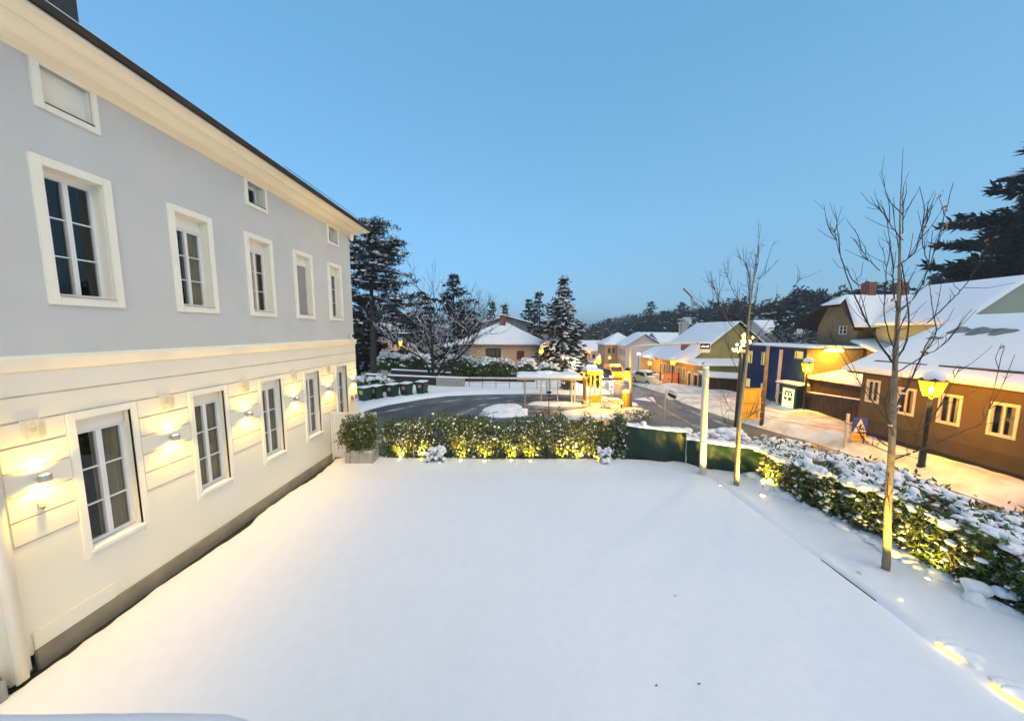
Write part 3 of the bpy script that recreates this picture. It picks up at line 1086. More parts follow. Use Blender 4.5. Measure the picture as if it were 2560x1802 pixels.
# ------------------------------------------------------------------ gate and planter at the far end of the lawn
t = thing('garden_gate', 'white board gate between the villa and the planter', 'gate', (-6.5, 11.0, 0))
fr = MB()
fr.bbox(-6.98, -6.92, 10.97, 11.03, 0, 1.84, .008)
fr.bbox(-5.30, -5.24, 10.97, 11.03, 0, 1.84, .008)
fr.bbox(-6.92, -5.30, 10.98, 11.02, 1.76, 1.83, .006)
fr.bbox(-6.92, -5.30, 10.98, 11.02, 0.10, 0.17, .006)
fr.bbox(-6.92, -5.30, 10.985, 11.015, 0.84, 0.90, .006)
fr.build('gate_frame', 'white_paint', t)
for k in range(10):
    x = -6.915 + k * .1605
    MB().bbox(x, x + .154, 11.0, 11.012, .175, 1.755, .004).build('board', 'white_paint', t)
MB().tube([(-6.86, 10.965, 1.0), (-6.86, 10.94, 1.0), (-6.76, 10.94, 1.0)], .010, 8).build('handle', 'steel', t, True)

t = thing('planter', 'square concrete planter beside the white gate', 'planter', (-5.72, 10.75, 0))
pl = MB()
pl.bbox(-6.23, -5.715, 10.50, 10.54, 0.0, .47, .008)
pl.bbox(-5.705, -5.20, 10.50, 10.54, 0.0, .47, .008)
pl.bbox(-6.23, -6.19, 10.545, 11.0, 0.0, .47, .008)
pl.bbox(-5.24, -5.20, 10.545, 11.0, 0.0, .47, .008)
pl.bbox(-6.19, -5.24, 10.96, 11.0, 0.0, .47, .008)
pl.build('box', 'concrete', t)
snow_slab('snow', (-6.19, 10.54, .38), (-5.24, 10.54, .38), (-5.24, 10.96, .38), (-6.19, 10.96, .38), .10, t, 16, 8, .6, 0)


def leafy(name, label, cat, boxes, n, L, W, m, seed, loc, droop=.6, stems=0, snow=0.0, snowL=None, group=None, dead=0, top=None, stem_m='twig'):
    """hedge or shrub: leaves through boxes (x0,x1,y0,y1,z0,z1,weight), optional stems and snow-loaded leaves"""
    r = np.random.default_rng(seed)
    t = thing(name, label, cat, loc, group)
    wts = np.array([b[6] for b in boxes], float)
    pick = r.choice(len(boxes), n, p=wts / wts.sum())
    B = np.array([b[:6] for b in boxes])[pick]
    P = np.stack([r.uniform(B[:, 0], B[:, 1]), r.uniform(B[:, 2], B[:, 3]), B[:, 4] + (B[:, 5] - B[:, 4]) * r.uniform(0, 1, n)], -1)
    # uneven outline: pull points by noise
    P[:, 2] *= 1 + .30 * fbm(P[:, 0] * 1.3 + seed, P[:, 1] * 1.3 + 2)
    gate = fbm(P[:, 0] * 2.3 + seed, P[:, 2] * 2.3) + .5 * fbm(P[:, 1] * 2.5, P[:, 2] * 3 + seed)
    P = P[gate > -.22]
    V, F = leaves(P, L, W, r, droop)
    np_mesh('foliage', V, F, m, t)['kind'] = 'stuff'
    if stems:
        s = MB()
        for i in range(stems):
            b = boxes[int(r.integers(len(boxes)))]
            x, y = r.uniform(b[0], b[1]), r.uniform(b[2], b[3])
            s.tube([(x, y, -.1), (x + r.normal(0, .07), y + r.normal(0, .05), b[5] * .5), (x + r.normal(0, .16), y + r.normal(0, .1), b[5] * .95)], [.014, .010, .004], 5, False)
        s.build('stems', stem_m, t)['kind'] = 'stuff'
    if snow:
        m_ = r.random(len(P)) < snow
        Q = P[m_] + [0, 0, .02]
        V, F = leaves(Q, snowL or L * .9, (snowL or L) * .55, r, droop * 1.1)
        np_mesh('snow_on_leaves', V, F, 'snow', t)['kind'] = 'stuff'
    if dead:
        Q = P[r.choice(len(P), dead)]
        V, F = leaves(Q, L * 1.1, W * 1.2, r, droop)
        np_mesh('dead_leaves', V, F, 'leaf_dead', t)['kind'] = 'stuff'
    return t, P


def add_lumps(t, P, S, flat, sub, seed, name='snow', rough=.25):
    V, F = lumps(P, S, flat, sub, rough, seed)
    o = np_mesh(name, V, F, 'snow', t, True)
    o['kind'] = 'stuff'
    return o


# shrub in the planter
r = np.random.default_rng(5)
t, P = leafy('potted_shrub', 'bushy green shrub growing in the concrete planter', 'shrub',
             [(-6.15, -5.25, 10.5, 11.0, .55, 1.2, 1.0), (-6.3, -5.15, 10.45, 11.05, .85, 1.75, 2.4), (-6.5, -6.0, 10.5, 10.9, .7, 1.3, .35)], 2600, .17, .05, 'leaf_yellowish', 21, (-5.72, 10.75, .47), .7, 14, .07, .10)
add_lumps(t, [(-5.56, 10.6, 1.82), (-6.1, 10.6, 1.62), (-5.9, 10.55, 1.35), (-5.4, 10.6, 1.5)], [.09, .08, .06, .05], .7, 2, 3)

# back hedge: bamboo-like, lit from below
boxes = [(x, x + 1.05, 10.95, 11.75, .05, 1.55 + .18 * math.sin(x * 1.7) , 1.0) for x in np.arange(-5.1, 4.0, 1.0)]
boxes = [(b[0], min(b[1], 4.15), *b[2:]) for b in boxes]
hedge, P = leafy('hedge', 'tall leafy green hedge dusted with snow across the end of the lawn', 'hedge', boxes, 24000, .15, .045, 'leaf', 33, (-.4, 11.3, 0), .75, 240, .0)
r = np.random.default_rng(8)
dens = .5 + fbm(P[:, 0] * .7 + 3, P[:, 2] * .9)
sel = (r.random(len(P)) < .26 * np.clip(dens * 1.6 - .25, .1, 1.3) * sstep(-5.0, -2.0, P[:, 0] + 1.5)) & (P[:, 1] < 11.5)
Q = P[sel] + [0, -.03, .01]
V, F = leaves(Q, .11, .055, r, 1.6)
np_mesh('snow_on_leaves', V, F, 'snow', hedge)['kind'] = 'stuff'
Q = P[(r.random(len(P)) < .012) & (P[:, 1] < 11.35)] + [0, -.04, 0]
add_lumps(hedge, Q, r.uniform(.025, .06, len(Q)), .9, 1, 4)
Q = P[(r.random(len(P)) < .012) & (P[:, 2] > 1.2)]
V, F = leaves(np.repeat(Q, 5, 0) + r.normal(0, .05, (len(Q) * 5, 3)) + [0, 0, .12], .2, .04, r, -1.0)
np_mesh('shoot_tips', V, F, 'leaf', hedge)['kind'] = 'stuff'

# two snow-laden little shrubs in front of it
for (x, lb, sx, n_) in ((-2.95, 'little shrub smothered in snow in front of the hedge', .34, 60), (3.25, 'snow-covered shrub at the right end of the hedge', .2, 30)):
    t, P = leafy('low_shrub', lb, 'shrub', [(x - sx, x + sx, 10.6, 10.95, 0.05, .55, 1.0)], 260, .12, .05, 'leaf', 44 + n_, (x, 10.78, 0), .6, 6)
    Q = np.stack([r.uniform(x - sx, x + sx, n_), r.uniform(10.55, 10.85, n_), .06 + .58 * r.uniform(0, 1, n_) ** .8], -1)
    add_lumps(t, Q, r.uniform(.045, .10, n_), .9, 2, 6 + n_)

# spotlights in the snow along the hedge
UPX = [(-4.35, 'first'), (-3.55, 'second'), (-2.05, 'third'), (-1.15, 'fourth'), (-.15, 'fifth'), (.55, 'sixth'), (1.75, 'seventh'), (2.35, 'eighth'), (3.05, 'ninth')]


def ground_spot(label, loc, e, group, aim, cone=80, rs=1.0):
    t = thing('garden_spotlight', label, 'spotlight', loc, group)
    x, y, z = loc
    MB().lathe([(.045 * rs, z - .14), (.055 * rs, z - .04), (.062 * rs, z + .012), (.058 * rs, z + .014)], x, y, 14, False).build('housing', 'dark_iron', t, True)
    MB().lathe([(.001, z + .006), (.056 * rs, z + .008), (.045 * rs, z + .02), (.001, z + .03)], x, y, 14).build('light', 'spot_glow', t, True)
    d = Vector(aim) - Vector((x, y, z + .06))
    lamp('beam', 'SPOT', (x, y, z + .06), e, (1.0, .66, .09), t, .05, d, cone, .7)
    return t


emat('spot_glow', (1.0, 0.70, 0.16), 30)
for x, nm in UPX:
    y = 10.80 + r.normal(0, .03)
    ground_spot(nm + ' spotlight from the planter at the foot of the hedge', (x, y, .075), 110, 'spotlights at the foot of the hedge', (x, y + .45, .75), 110)

# ------------------------------------------------------------------ green tarpaulin screens with snow on top
def tarp(label, p0, p1, h0, h1, seed, sag=.08):
    t = thing('tarpaulin_screen', label, 'tarpaulin', ((p0[0] + p1[0]) / 2, (p0[1] + p1[1]) / 2, 0))
    p0, p1 = np.array(p0), np.array(p1)
    d = (p1 - p0) / np.linalg.norm(p1 - p0)
    n = np.array((d[1], -d[0]))
    rows = []
    for v in np.linspace(0, 1, 22):
        row = []
        for u in np.linspace(0, 1, 44):
            q = p0 + (p1 - p0) * u
            top = h0 + (h1 - h0) * u - sag * math.sin(math.pi * u)
            fold = .05 * math.sin(u * 12 + v * 3 + seed) * (1 - .4 * v) + .12 * float(fbm(u * 6 + seed, v * 2)) + .14 * math.sin(math.pi * v) * math.sin(math.pi * u)
            fold += .035 * math.sin((u * 1.2 + v * .8) * 14 + seed) * u
            q = q + n * fold
            row.append((q[0], q[1], -.1 + (top + .1) * v))
        rows.append(row)
    strip('sheet', rows, 'tarp', t)
    for u in (0.0, 1.0):
        q = p0 + (p1 - p0) * u + n * -.05
        MB().tube([(q[0], q[1], -.2), (q[0], q[1], h0 + (h1 - h0) * u + .02)], .03, 8).build('post', 'galv', t)
    rows = []
    for s in np.linspace(0, math.pi, 7):
        rows.append([])
        for u in np.linspace(-.02, 1.02, 40):
            q = p0 + (p1 - p0) * u
            top = h0 + (h1 - h0) * u - sag * math.sin(math.pi * min(1, max(0, u)))
            rr = .11 * (.55 + 1.2 * (float(fbm(u * 9 + seed, 1.0)) + .45))
            q2 = q - n * math.cos(s) * rr * 1.1
            rows[-1].append((q2[0], q2[1], top - .03 + rr * .95 * math.sin(s)))
    strip('snow_cap', rows, 'snow', t)
    return t


tarp('dark green tarpaulin screen right of the long hedge', (4.12, 11.15), (6.25, 10.85), 1.42, 1.28, 1.0, .02)
tarp('green tarpaulin screen behind the white pole and young tree', (6.25, 10.75), (8.35, 9.95), 1.05, 1.0, 4.0, .03)
tag(MB().lathe([(.05, .02), (.10, .10), (.10, .18), (.03, .22)], 4.75, 11.0, 16).build('post_cap', 'snow', None, True), 'round ball of snow on top of the dark green tarpaulin', 'snow ball')
bpy.data.objects['post_cap'].location.z = 1.37

# white pole
t = thing('white_pole', 'tall white pole standing at the corner of the lawn', 'pole', (6.41, 10.0, 0))
p = MB()
p.tube([(6.42, 10.0, -.1), (6.36, 10.0, 1.2), (6.31, 10.0, 2.6), (6.29, 10.0, 3.62), (6.288, 10.0, 3.72)], [.10, .10, .10, .098, .07], 20)
p.build('shaft', 'cream_paint', t, True)
p = MB()
p.tube([(6.364, 10.0, 1.14), (6.360, 10.0, 1.20)], .106, 20)
p.tube([(6.296, 10.0, 3.38), (6.295, 10.0, 3.42)], .106, 20)
p.build('collar', 'cream_paint', t, True)
MB().lathe([(.10, 3.70), (.085, 3.77), (.03, 3.80)], 6.288, 10.0, 16).build('snow_cap', 'snow', t, True)

# lawn edging strip, stone and buried edge lights
tag(MB().bbox(6.594, 6.606, 5.15, 6.15, -.1, .028, .003).build('lawn_edging', 'dark_iron'), 'thin dark edging strip showing along the lawn edge', 'edging')
t = thing('marker_block', 'little white marker block in the snow left of the bigger tree', 'marker', (7.0, 5.75, .05))
MB().bbox(6.95, 7.05, 5.70, 5.80, -.02, .08, .015).build('block', 'white_paint', t)
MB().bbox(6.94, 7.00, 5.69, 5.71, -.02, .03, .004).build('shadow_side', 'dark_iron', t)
for y, lb, e in ((4.28, 'glowing edge light under snow, farther of two at lower right', .25), (3.72, 'glowing edge light under snow, nearer of two at lower right', .25)):
    t = thing('edge_light', lb, 'ground light', (6.7, y, 0), 'lights buried along the lawn edge')
    MB().bbox(6.66, 6.70, y - .13, y + .13, -.05, .028, .01).build('light_bar', 'lantern_glow', t)
    V, F = lumps([(6.80, y - .14, .03), (6.82, y, .045), (6.80, y + .13, .03), (6.93, y - .05, .03), (6.93, y + .1, .02)], [.10, .12, .09, .12, .1], .55, 3, .25, 5)
    np_mesh('snow_cover', V, F, 'snow_fine', t, True)
    lamp('glow', 'POINT', (6.62, y, .12), e, (1, .82, .35), t, .05)

for (x, y, lb) in ((2.95, 5.15, 'dark little leaf lying alone on the snowy lawn'), (2.55, 3.75, 'tiny twig on the snow near the bottom edge'), (1.95, 3.72, 'second tiny twig on the snow near the bottom edge')):
    o = MB().prism([(x - .02, y, .055), (x, y - .010, .062), (x + .024, y + .004, .058), (x + .003, y + .012, .058)], (0, 0, .006)).build('fallen_leaf', 'bark')
    tag(o, lb, 'leaf', 'bits lying on the lawn')
# ------------------------------------------------------------------ right-hand hedge with thick snow
boxes = []
for y in np.arange(1.6, 10.6, .6):
    x0 = 8.15 + .45 * float(sstep(7.5, 6.0, y)) + .12 * math.sin(y * 2.1)
    ht = 1.22 if y < 7.6 else 1.22 - .12 * (y - 7.6)
    boxes.append((x0, 10.4, y, y + .65, .0, ht, 1.0))
    boxes.append((x0, x0 + .5, y, y + .65, .0, ht, 1.0))
boxes += [(7.9, 10.2, 10.2, 11.4, .1, .9, 1.2)]
h2, P = leafy('hedge', 'broad dark green hedge under thick snow along the street side', 'hedge', boxes, 36000, .14, .055, 'leaf_dark', 61, (9.3, 6.5, 0), .45, 200, .0, dead=40)
r = np.random.default_rng(13)
Q = np.stack([r.uniform(6.5, 8.6, 120), r.uniform(10.9, 11.6, 120), r.uniform(.75, 1.12, 120)], -1)
add_lumps(h2, Q, r.uniform(.06, .17, 120), .7, 2, 13, 'snow_heaps', .4)
r = np.random.default_rng(12)
n_ = 5200
bx = [boxes[i] for i in r.integers(0, len(boxes), n_)]
Q = np.array([(r.uniform(b[0] - .02, b[1]), r.uniform(b[2], b[3]), b[5]) for b in bx])
Q[:, 2] *= 1 + .30 * fbm(Q[:, 0] * 1.3 + 61, Q[:, 1] * 1.3 + 2)
field = fbm(Q[:, 0] * 1.6 + 2, Q[:, 1] * 1.6 + 8) + .6 * fbm(Q[:, 0] * 4.2, Q[:, 1] * 4.2 + 3)
ok = field > -.05
Q, field = Q[ok], field[ok]
Q[:, 2] += -.06 + .22 * np.clip(field, 0, .4) + r.normal(0, .015, len(Q))
big = r.random(len(Q)) < .16
add_lumps(h2, Q[big], r.uniform(.08, .16, big.sum()), .70, 2, 14, 'snow_cap', .5)
add_lumps(h2, Q[~big], r.uniform(.025, .075, (~big).sum()), .75, 1, 17, 'snow_crumbs', .5)
V, F = leaves(Q[::3] + r.normal(0, .05, (len(Q[::3]), 3)) + [0, 0, .05], .15, .055, r, -.7)
np_mesh('leaf_tips', V, F, 'leaf_dark', h2)['kind'] = 'stuff'
sel = (r.random(len(P)) < .042) & (P[:, 0] < 9.2)
Q = P[sel] + [-.03, 0, .03]
add_lumps(h2, Q, r.uniform(.02, .075, len(Q)), .7, 1, 15, 'snow_clumps')
sel = r.random(len(P)) < .10
V, F = leaves(P[sel] + [0, 0, .02], .10, .06, r, .6)
np_mesh('snow_on_leaves', V, F, 'snow', h2)['kind'] = 'stuff'
# heaps at the foot of the hedge
n_ = 46
Q = np.stack([8.05 + .45 * sstep(7.5, 6.0, np.linspace(4.4, 10, n_)) + r.normal(-.02, .10, n_), np.linspace(4.2, 10.2, n_), r.uniform(.0, .12, n_)], -1)
add_lumps(h2, Q, r.uniform(.08, .22, n_), .6, 2, 16, 'snow_heaps')
# near right corner mounds
add_lumps(h2, [(8.35, 5.15, .30), (8.6, 5.0, .36), (8.2, 5.0, .16), (8.8, 5.2, .46), (9.0, 4.85, .54), (8.75, 4.7, .40), (9.2, 4.6, .64)], [.15, .12, .16, .12, .14, .11, .13], .95, 3, 18, 'snow_heaps', .35)

# ------------------------------------------------------------------ young trees
def curve(pts, n=7):
    P = np.array(pts, float)
    if len(P) < 3:
        t = np.linspace(0, 1, n)[:, None]
        return P[0] * (1 - t) + P[-1] * t
    out = []
    Pp = np.concatenate([[2 * P[0] - P[1]], P, [2 * P[-1] - P[-2]]])
    for i in range(1, len(Pp) - 2):
        for t in np.linspace(0, 1, n, endpoint=False):
            a, b, c, d = Pp[i - 1], Pp[i], Pp[i + 1], Pp[i + 2]
            out.append(.5 * (2 * b + (c - a) * t + (2 * a - 5 * b + 4 * c - d) * t * t + (3 * b - a - 3 * c + d) * t ** 3))
    out.append(P[-1])
    return np.array(out)


def young_tree(label, loc, trunk, trunk_r, branches, seed, twigs=3, tipleaf=8):
    """branches: list of (points[(x,z)], depth-swing, r0)"""
    r = np.random.default_rng(seed)
    t = thing('young_tree', label, 'tree', loc)
    tc = curve([(x, loc[1] + dy, z) for x, dy, z in trunk], 8)
    tr = np.interp(np.linspace(0, 1, len(tc)), np.linspace(0, 1, len(trunk_r)), trunk_r)
    tr = tr * (1 + .05 * np.sin(np.arange(len(tc)) * 1.9))
    MB().tube(tc, tr, 12).build('trunk', 'bark_young', t, True)
    b = MB()
    tw = MB()
    tips = []
    snowP = []
    for pts, dep, r0 in branches:
        n = len(pts)
        c = curve([(x, loc[1] + dep * i / (n - 1), z) for i, (x, z) in enumerate(pts)], 7)
        c = c + r.normal(0, .004, c.shape)
        rad = np.linspace(r0 * .72, .0040, len(c))
        b.tube(c, rad, 6)
        tips.append(c[-1])
        for k in range(twigs + 3):
            i = int(r.integers(max(1, len(c) // 4), len(c) - 1))
            d = c[min(i + 1, len(c) - 1)] - c[i - 1]
            d = d / (np.linalg.norm(d) + 1e-6)
            s = r.normal(0, .55, 3) + d * .8 + np.array((0, 0, .55))
            s = s / np.linalg.norm(s)
            L = r.uniform(.15, .5)
            q = [c[i], c[i] + s * L * .5 + r.normal(0, .015, 3), c[i] + s * L + np.array((0, 0, L * .15))]
            tw.tube(q, [.0055, .004, .0025], 4, False)
            tips.append(q[-1])
        for k in range(1):
            i = int(r.integers(len(c) // 3, max(len(c) // 3 + 1, len(c) - 2)))
            d = c[i] - c[i - 1]
            d = d / (np.linalg.norm(d) + 1e-6) * .6 + np.array((r.normal(0, .28), r.normal(0, .28), .8))
            d = d / np.linalg.norm(d)
            L = r.uniform(.35, .95)
            q = curve([c[i], c[i] + d * L * .5 + r.normal(0, .03, 3), c[i] + d * L + np.array((0, 0, L * .18))], 4)
            b.tube(q, np.linspace(.0085, .003, len(q)), 4, False)
            for u_ in range(3):
                m_ = q[int(r.integers(2, len(q)))]
                e_ = m_ + (d + r.normal(0, .5, 3)) * r.uniform(.06, .2)
                tw.tube([m_, e_], [.0035, .002], 3, False)
            tips.append(q[-1])
        if r.random() < .35:
            i = int(r.integers(0, max(1, len(c) // 3)))
            snowP.append(c[i] + [0, 0, rad[i] + .002])
    b.build('branches', 'twig', t, True)
    tw.build('twigs', 'twig', t)['kind'] = 'stuff'
    tips = np.array(tips)
    Q = tips[r.choice(len(tips), tipleaf, replace=False)]
    V, F = leaves(np.repeat(Q, 3, 0) + r.normal(0, .02, (tipleaf * 3, 3)), .07, .05, r, 1.2)
    np_mesh('withered_leaves', V, F, 'leaf_dead', t)
    add_lumps(t, snowP, r.uniform(.015, .032, len(snowP)), .7, 2, seed)
    return t


B2 = [([(7.26, 5.27), (7.0, 5.67), (6.83, 6.05), (6.5, 6.89)], -.3, .020), ([(6.83, 6.05), (6.68, 6.3), (6.5, 6.69)], .2, .010),
      ([(7.30, 4.3), (7.0, 4.8), (6.7, 5.44), (6.41, 6.2), (6.24, 7.23)], .35, .026), ([(6.55, 5.75), (6.43, 5.9), (6.24, 6.37), (6.15, 6.89)], .25, .012),
      ([(7.27, 5.19), (7.55, 5.34), (7.72, 5.95)], .4, .014), ([(7.27, 5.29), (7.41, 5.6), (7.47, 6.3), (7.49, 7.46)], -.35, .016),
      ([(7.17, 6.69), (7.25, 7.1), (7.31, 7.53)], .2, .011), ([(7.22, 6.2), (7.31, 6.4), (7.39, 7.13)], -.2, .011), ([(7.18, 6.6), (7.05, 6.9), (6.88, 7.3)], .2, .012),
      ([(7.32, 4.3), (7.49, 4.42), (7.75, 4.75), (7.80, 5.45), (7.64, 6.45), (7.48, 7.46)], .5, .028), ([(7.70, 6.2), (7.70, 6.5), (7.76, 6.93), (7.96, 7.27)], .3, .011),
      ([(7.80, 5.05), (8.04, 5.45), (8.21, 5.85), (8.3, 6.5)], -.3, .014), ([(7.42, 3.4), (7.8, 3.9), (8.13, 4.41), (8.51, 4.86), (8.56, 5.32), (8.54, 5.95)], .6, .024),
      ([(7.30, 4.5), (7.22, 5.2), (7.35, 6.0), (7.42, 6.64)], .5, .014), ([(7.49, 2.78), (7.2, 3.2), (6.96, 3.44), (6.75, 3.65), (6.35, 3.92)], -.5, .020),
      ([(7.48, 2.59), (7.08, 2.92), (6.78, 3.07), (6.38, 3.52)], .4, .018), ([(7.50, 2.86), (7.83, 3.06), (7.92, 3.55), (8.0, 4.3)], -.4, .016),
      ([(7.52, 2.37), (8.0, 2.67), (8.54, 3.05), (8.74, 3.36), (8.70, 4.64)], -.4, .019), ([(7.54, 2.45), (8.08, 2.43), (8.38, 2.59), (8.64, 3.17)], .5, .014),
      ([(7.50, 2.50), (6.92, 2.7), (6.27, 2.91)], -.5, .013), ([(7.36, 4.1), (7.58, 4.43), (7.73, 4.68), (7.9, 5.3)], -.5, .015), ([(7.33, 4.15), (6.96, 4.67), (6.8, 5.3)], -.5, .016),
      ([(7.48, 2.2), (7.38, 1.7), (7.42, 1.2)], -.2, .008), ([(7.47, 3.0), (7.0, 3.9), (6.6, 4.9)], .6, .014), ([(7.44, 3.2), (7.9, 3.7), (8.3, 4.0)], .5, .013)]
young_tree('larger bare young tree with its trunk lit yellow, at right', (7.67, 5.9, 0), [(7.68, 0, -.1), (7.64, 0, .5), (7.54, 0, 1.5), (7.48, 0, 2.51), (7.40, 0, 3.49), (7.32, 0, 4.42), (7.26, 0, 5.27), (7.22, 0.02, 5.95), (7.18, 0.05, 6.69), (7.12, .05, 7.2), (7.04, .05, 8.24)],
           [.066, .058, .054, .050, .044, .038, .029, .020, .014, .009, .003], B2, 3, 5, 14)
B1 = [([(6.98, 5.42), (6.6, 6.14), (6.39, 6.86)], .3, .016), ([(7.0, 5.55), (6.87, 6.43), (6.54, 6.91)], -.3, .014), ([(7.03, 5.6), (7.01, 6.75), (6.78, 7.22)], .3, .014),
      ([(7.09, 6.43), (7.25, 7.01), (7.27, 7.51)], .2, .012), ([(7.09, 6.38), (7.39, 6.7)], -.2, .009), ([(7.06, 6.0), (7.25, 6.7), (7.39, 7.27)], .35, .012),
      ([(7.04, 4.5), (6.9, 4.73), (6.37, 5.55), (6.19, 6.22), (6.1, 6.8)], .5, .018), ([(6.27, 5.8), (6.1, 6.0), (5.97, 6.27), (5.93, 6.5)], .2, .009), ([(7.04, 4.6), (6.86, 4.87), (6.56, 5.63), (6.21, 6.27)], -.4, .015),
      ([(7.04, 4.5), (6.84, 4.73), (5.97, 5.55), (5.68, 6.17)], -.5, .014), ([(6.05, 5.45), (5.86, 5.6), (5.57, 5.87)], .2, .008), ([(7.05, 4.4), (7.15, 4.9), (7.45, 5.96), (7.6, 6.36)], .5, .014),
      ([(7.05, 4.4), (7.3, 4.9), (7.95, 6.01), (8.1, 6.44)], -.4, .014), ([(7.06, 4.8), (7.15, 5.8), (7.2, 6.6)], .4, .013), ([(7.0, 2.2), (6.7, 2.6), (6.45, 3.2)], .3, .009),
      ([(7.0, 2.1), (7.4, 2.5), (7.8, 2.9)], -.3, .009), ([(7.0, 1.9), (7.4, 2.2), (7.75, 2.35)], .3, .008), ([(7.02, 3.3), (6.8, 3.9), (6.6, 4.6)], .3, .012), ([(7.03, 3.4), (7.3, 4.0), (7.4, 4.9)], .3, .012),
      ([(7.0, 1.75), (6.75, 1.9), (6.6, 2.3)], .3, .007), ([(7.05, 4.1), (6.95, 4.9), (6.9, 5.9)], -.4, .014)]
young_tree('slimmer bare young tree lit from below, behind the white pole', (7.05, 9.3, 0), [(7.06, 0, -.1), (7.02, 0, .88), (6.99, 0, 2.12), (7.03, 0, 3.3), (7.06, 0, 4.04), (7.03, 0, 5.28), (7.06, 0, 6.09), (7.10, 0, 6.88), (7.18, 0, 8.05)],
           [.075, .066, .054, .046, .038, .028, .019, .011, .003], B1, 9, 5, 8)
ground_spot('glaring spotlight in the snow beside the slimmer young tree', (7.34, 8.62, bed_z(7.34, 8.62) + .01), 900, 'spotlights at the young trees', (7.03, 9.25, 1.25), 105, 1.1)
ground_spot('spotlight in the snow right of the larger young tree', (8.12, 5.60, bed_z(8.12, 5.60) + .004), 170, 'spotlights at the young trees', (8.3, 6.1, .9), 130, .6)
ground_spot('small spotlight in the snow left of the larger young tree', (7.0, 5.12, bed_z(7.0, 5.12) + .004), 560, 'spotlights at the young trees', (7.58, 5.9, 1.25), 62, .35)
ground_spot('added spotlight brightening the far end of the street hedge', (7.80, 9.2, bed_z(7.80, 9.2) + .004), 130, 'spotlights at the young trees', (8.6, 9.5, .8), 120, .5)  # extra lamp, added to strengthen the warm light on the hedge's far end
ground_spot('small spotlight at the foot of the white pole', (6.48, 9.2, .045), 300, 'spotlights at the young trees', (6.36, 10.0, 1.3), 75, .4)

# snow-covered ledge right under the camera
t = thing('parapet', 'snow-covered parapet edge at the bottom of the picture', 'parapet', (-1.2, .9, 3.2))
MB().bbox(-3.2, 1.2, .45, 1.0, 2.6, 3.42, .02).build('wall', 'villa_trim', t)
rows = []
for s in np.linspace(0, 1, 14):
    row = []
    for x in np.linspace(-3.2, 1.2, 60):
        e = .985 + .05 * float(fbm(x * 1.6, 7.0)) - .22 * float(sstep(-1.05, -.35, x))
        y = .42 + (e - .42) * s
        prof = math.sqrt(max(0, 1 - (max(0, s - .72) / .28) ** 2)) if s > .72 else 1
        row.append((x, y, 3.41 + .17 * prof * (1 + .25 * float(fbm(x * 1.3, y * 2)))))
    rows.append(row)
strip('snow_cap', rows, 'snow_fine', t)

# ================================================================== HOUSES ON THE RIGHT
def house_box(parent, x0, x1, y0, y1, z0, z1, m, name='wall', faces='wsen'):
    """plain outer walls (west=-x, south=-y ...), closed on the given sides"""
    w = MB()
    if 's' in faces:
        w.poly([(x0, y0, z0), (x1, y0, z0), (x1, y0, z1), (x0, y0, z1)])
    if 'n' in faces:
        w.poly([(x0, y1, z0), (x1, y1, z0), (x1, y1, z1), (x0, y1, z1)])
    if 'w' in faces:
        w.poly([(x0, y0, z0), (x0, y1, z0), (x0, y1, z1), (x0, y0, z1)])
    if 'e' in faces:
        w.poly([(x1, y0, z0), (x1, y1, z0), (x1, y1, z1), (x1, y0, z1)])
    return w.build(name, m, parent)


West, South = (-1, 0, 0), (0, -1, 0)

# --- brown house across the street
bh = thing('brown_house', 'low brown rendered house with white windows across the street', 'house', (18, 9, 0))
BW = [(13.30, 13.79, 1.78, 2.75), (12.10, 12.66, 1.55, 2.61), (10.84, 11.41, 1.54, 2.61), (9.60, 10.18, 1.50, 2.58), (8.36, 8.94, 1.50, 2.58)]
w = wall_holes(MB(), (16, 0, 0), Yax, West, 2.0, 14.0, .93, 3.25, BW, .10)
w.build('wall', 'brown_render', bh)
house_box(bh, 16, 24.0, 2.0, 14.0, -.3, 3.25, 'brown_render', 'side_wall', 'nes')
MB().box(15.975, 16.3, 2.0, 14.01, .42, .928).build('base_course', 'brown_base', bh)
MB().box(15.95, 16.3, 2.0, 14.02, -.4, .418).build('plinth', 'black', bh)
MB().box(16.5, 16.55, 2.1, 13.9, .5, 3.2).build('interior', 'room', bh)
for (a, b, c, d) in BW:
    sur = MB()
    fr_ = .05
    for (q0, q1, z0, z1) in ((a - .02, a + fr_, c - .03, d + .03), (b - fr_, b + .02, c - .03, d + .03), (a + fr_, b - fr_, c - .03, c + fr_), (a + fr_, b - fr_, d - fr_, d + .03)):
        sur.bbox(15.975, 16.06, q0, q1, z0, z1, .004)
    sur.build('window_surround', 'cream_paint', bh)
    window(bh, (16, 0, 0), Yax, West, a + fr_, b - fr_, c + fr_, d - fr_, .01, 2, 1, .022, .05, .02, .04, 'cream_paint', back=[(0, .30, 'curtain_white'), (.55, .72, 'curtain_white')], backd=.08)
# roof: street slope up to a ridge, hip towards the fence
rf = MB()
rf.poly([(15.55, 1.8, 3.10), (15.55, 14.35, 3.10), (20.0, 13.9, 5.55), (20.0, 1.8, 5.55)])
rf.poly([(24.4, 1.8, 3.10), (24.4, 14.35, 3.10), (20.0, 13.9, 5.55), (20.0, 1.8, 5.55)])
rf.poly([(15.55, 14.35, 3.10), (24.4, 14.35, 3.10), (20.0, 13.9, 5.55)])
rf.box(15.56, 16.0, 1.8, 14.3, 3.03, 3.09)
rfo = rf.build('roof', 'dark_wood', bh)
snow_slab('roof_snow', (15.42, 1.8, 3.13), (15.42, 14.42, 3.13), (20.0, 13.95, 5.58), (20.0, 1.8, 5.58), .17, rfo, 60, 22, .35, .10)
MB().tube([(16.02, 1.8, 3.62), (16.02, 11.55, 3.62)], .06, 8).build('snow_guard', 'dark_wood', rfo)
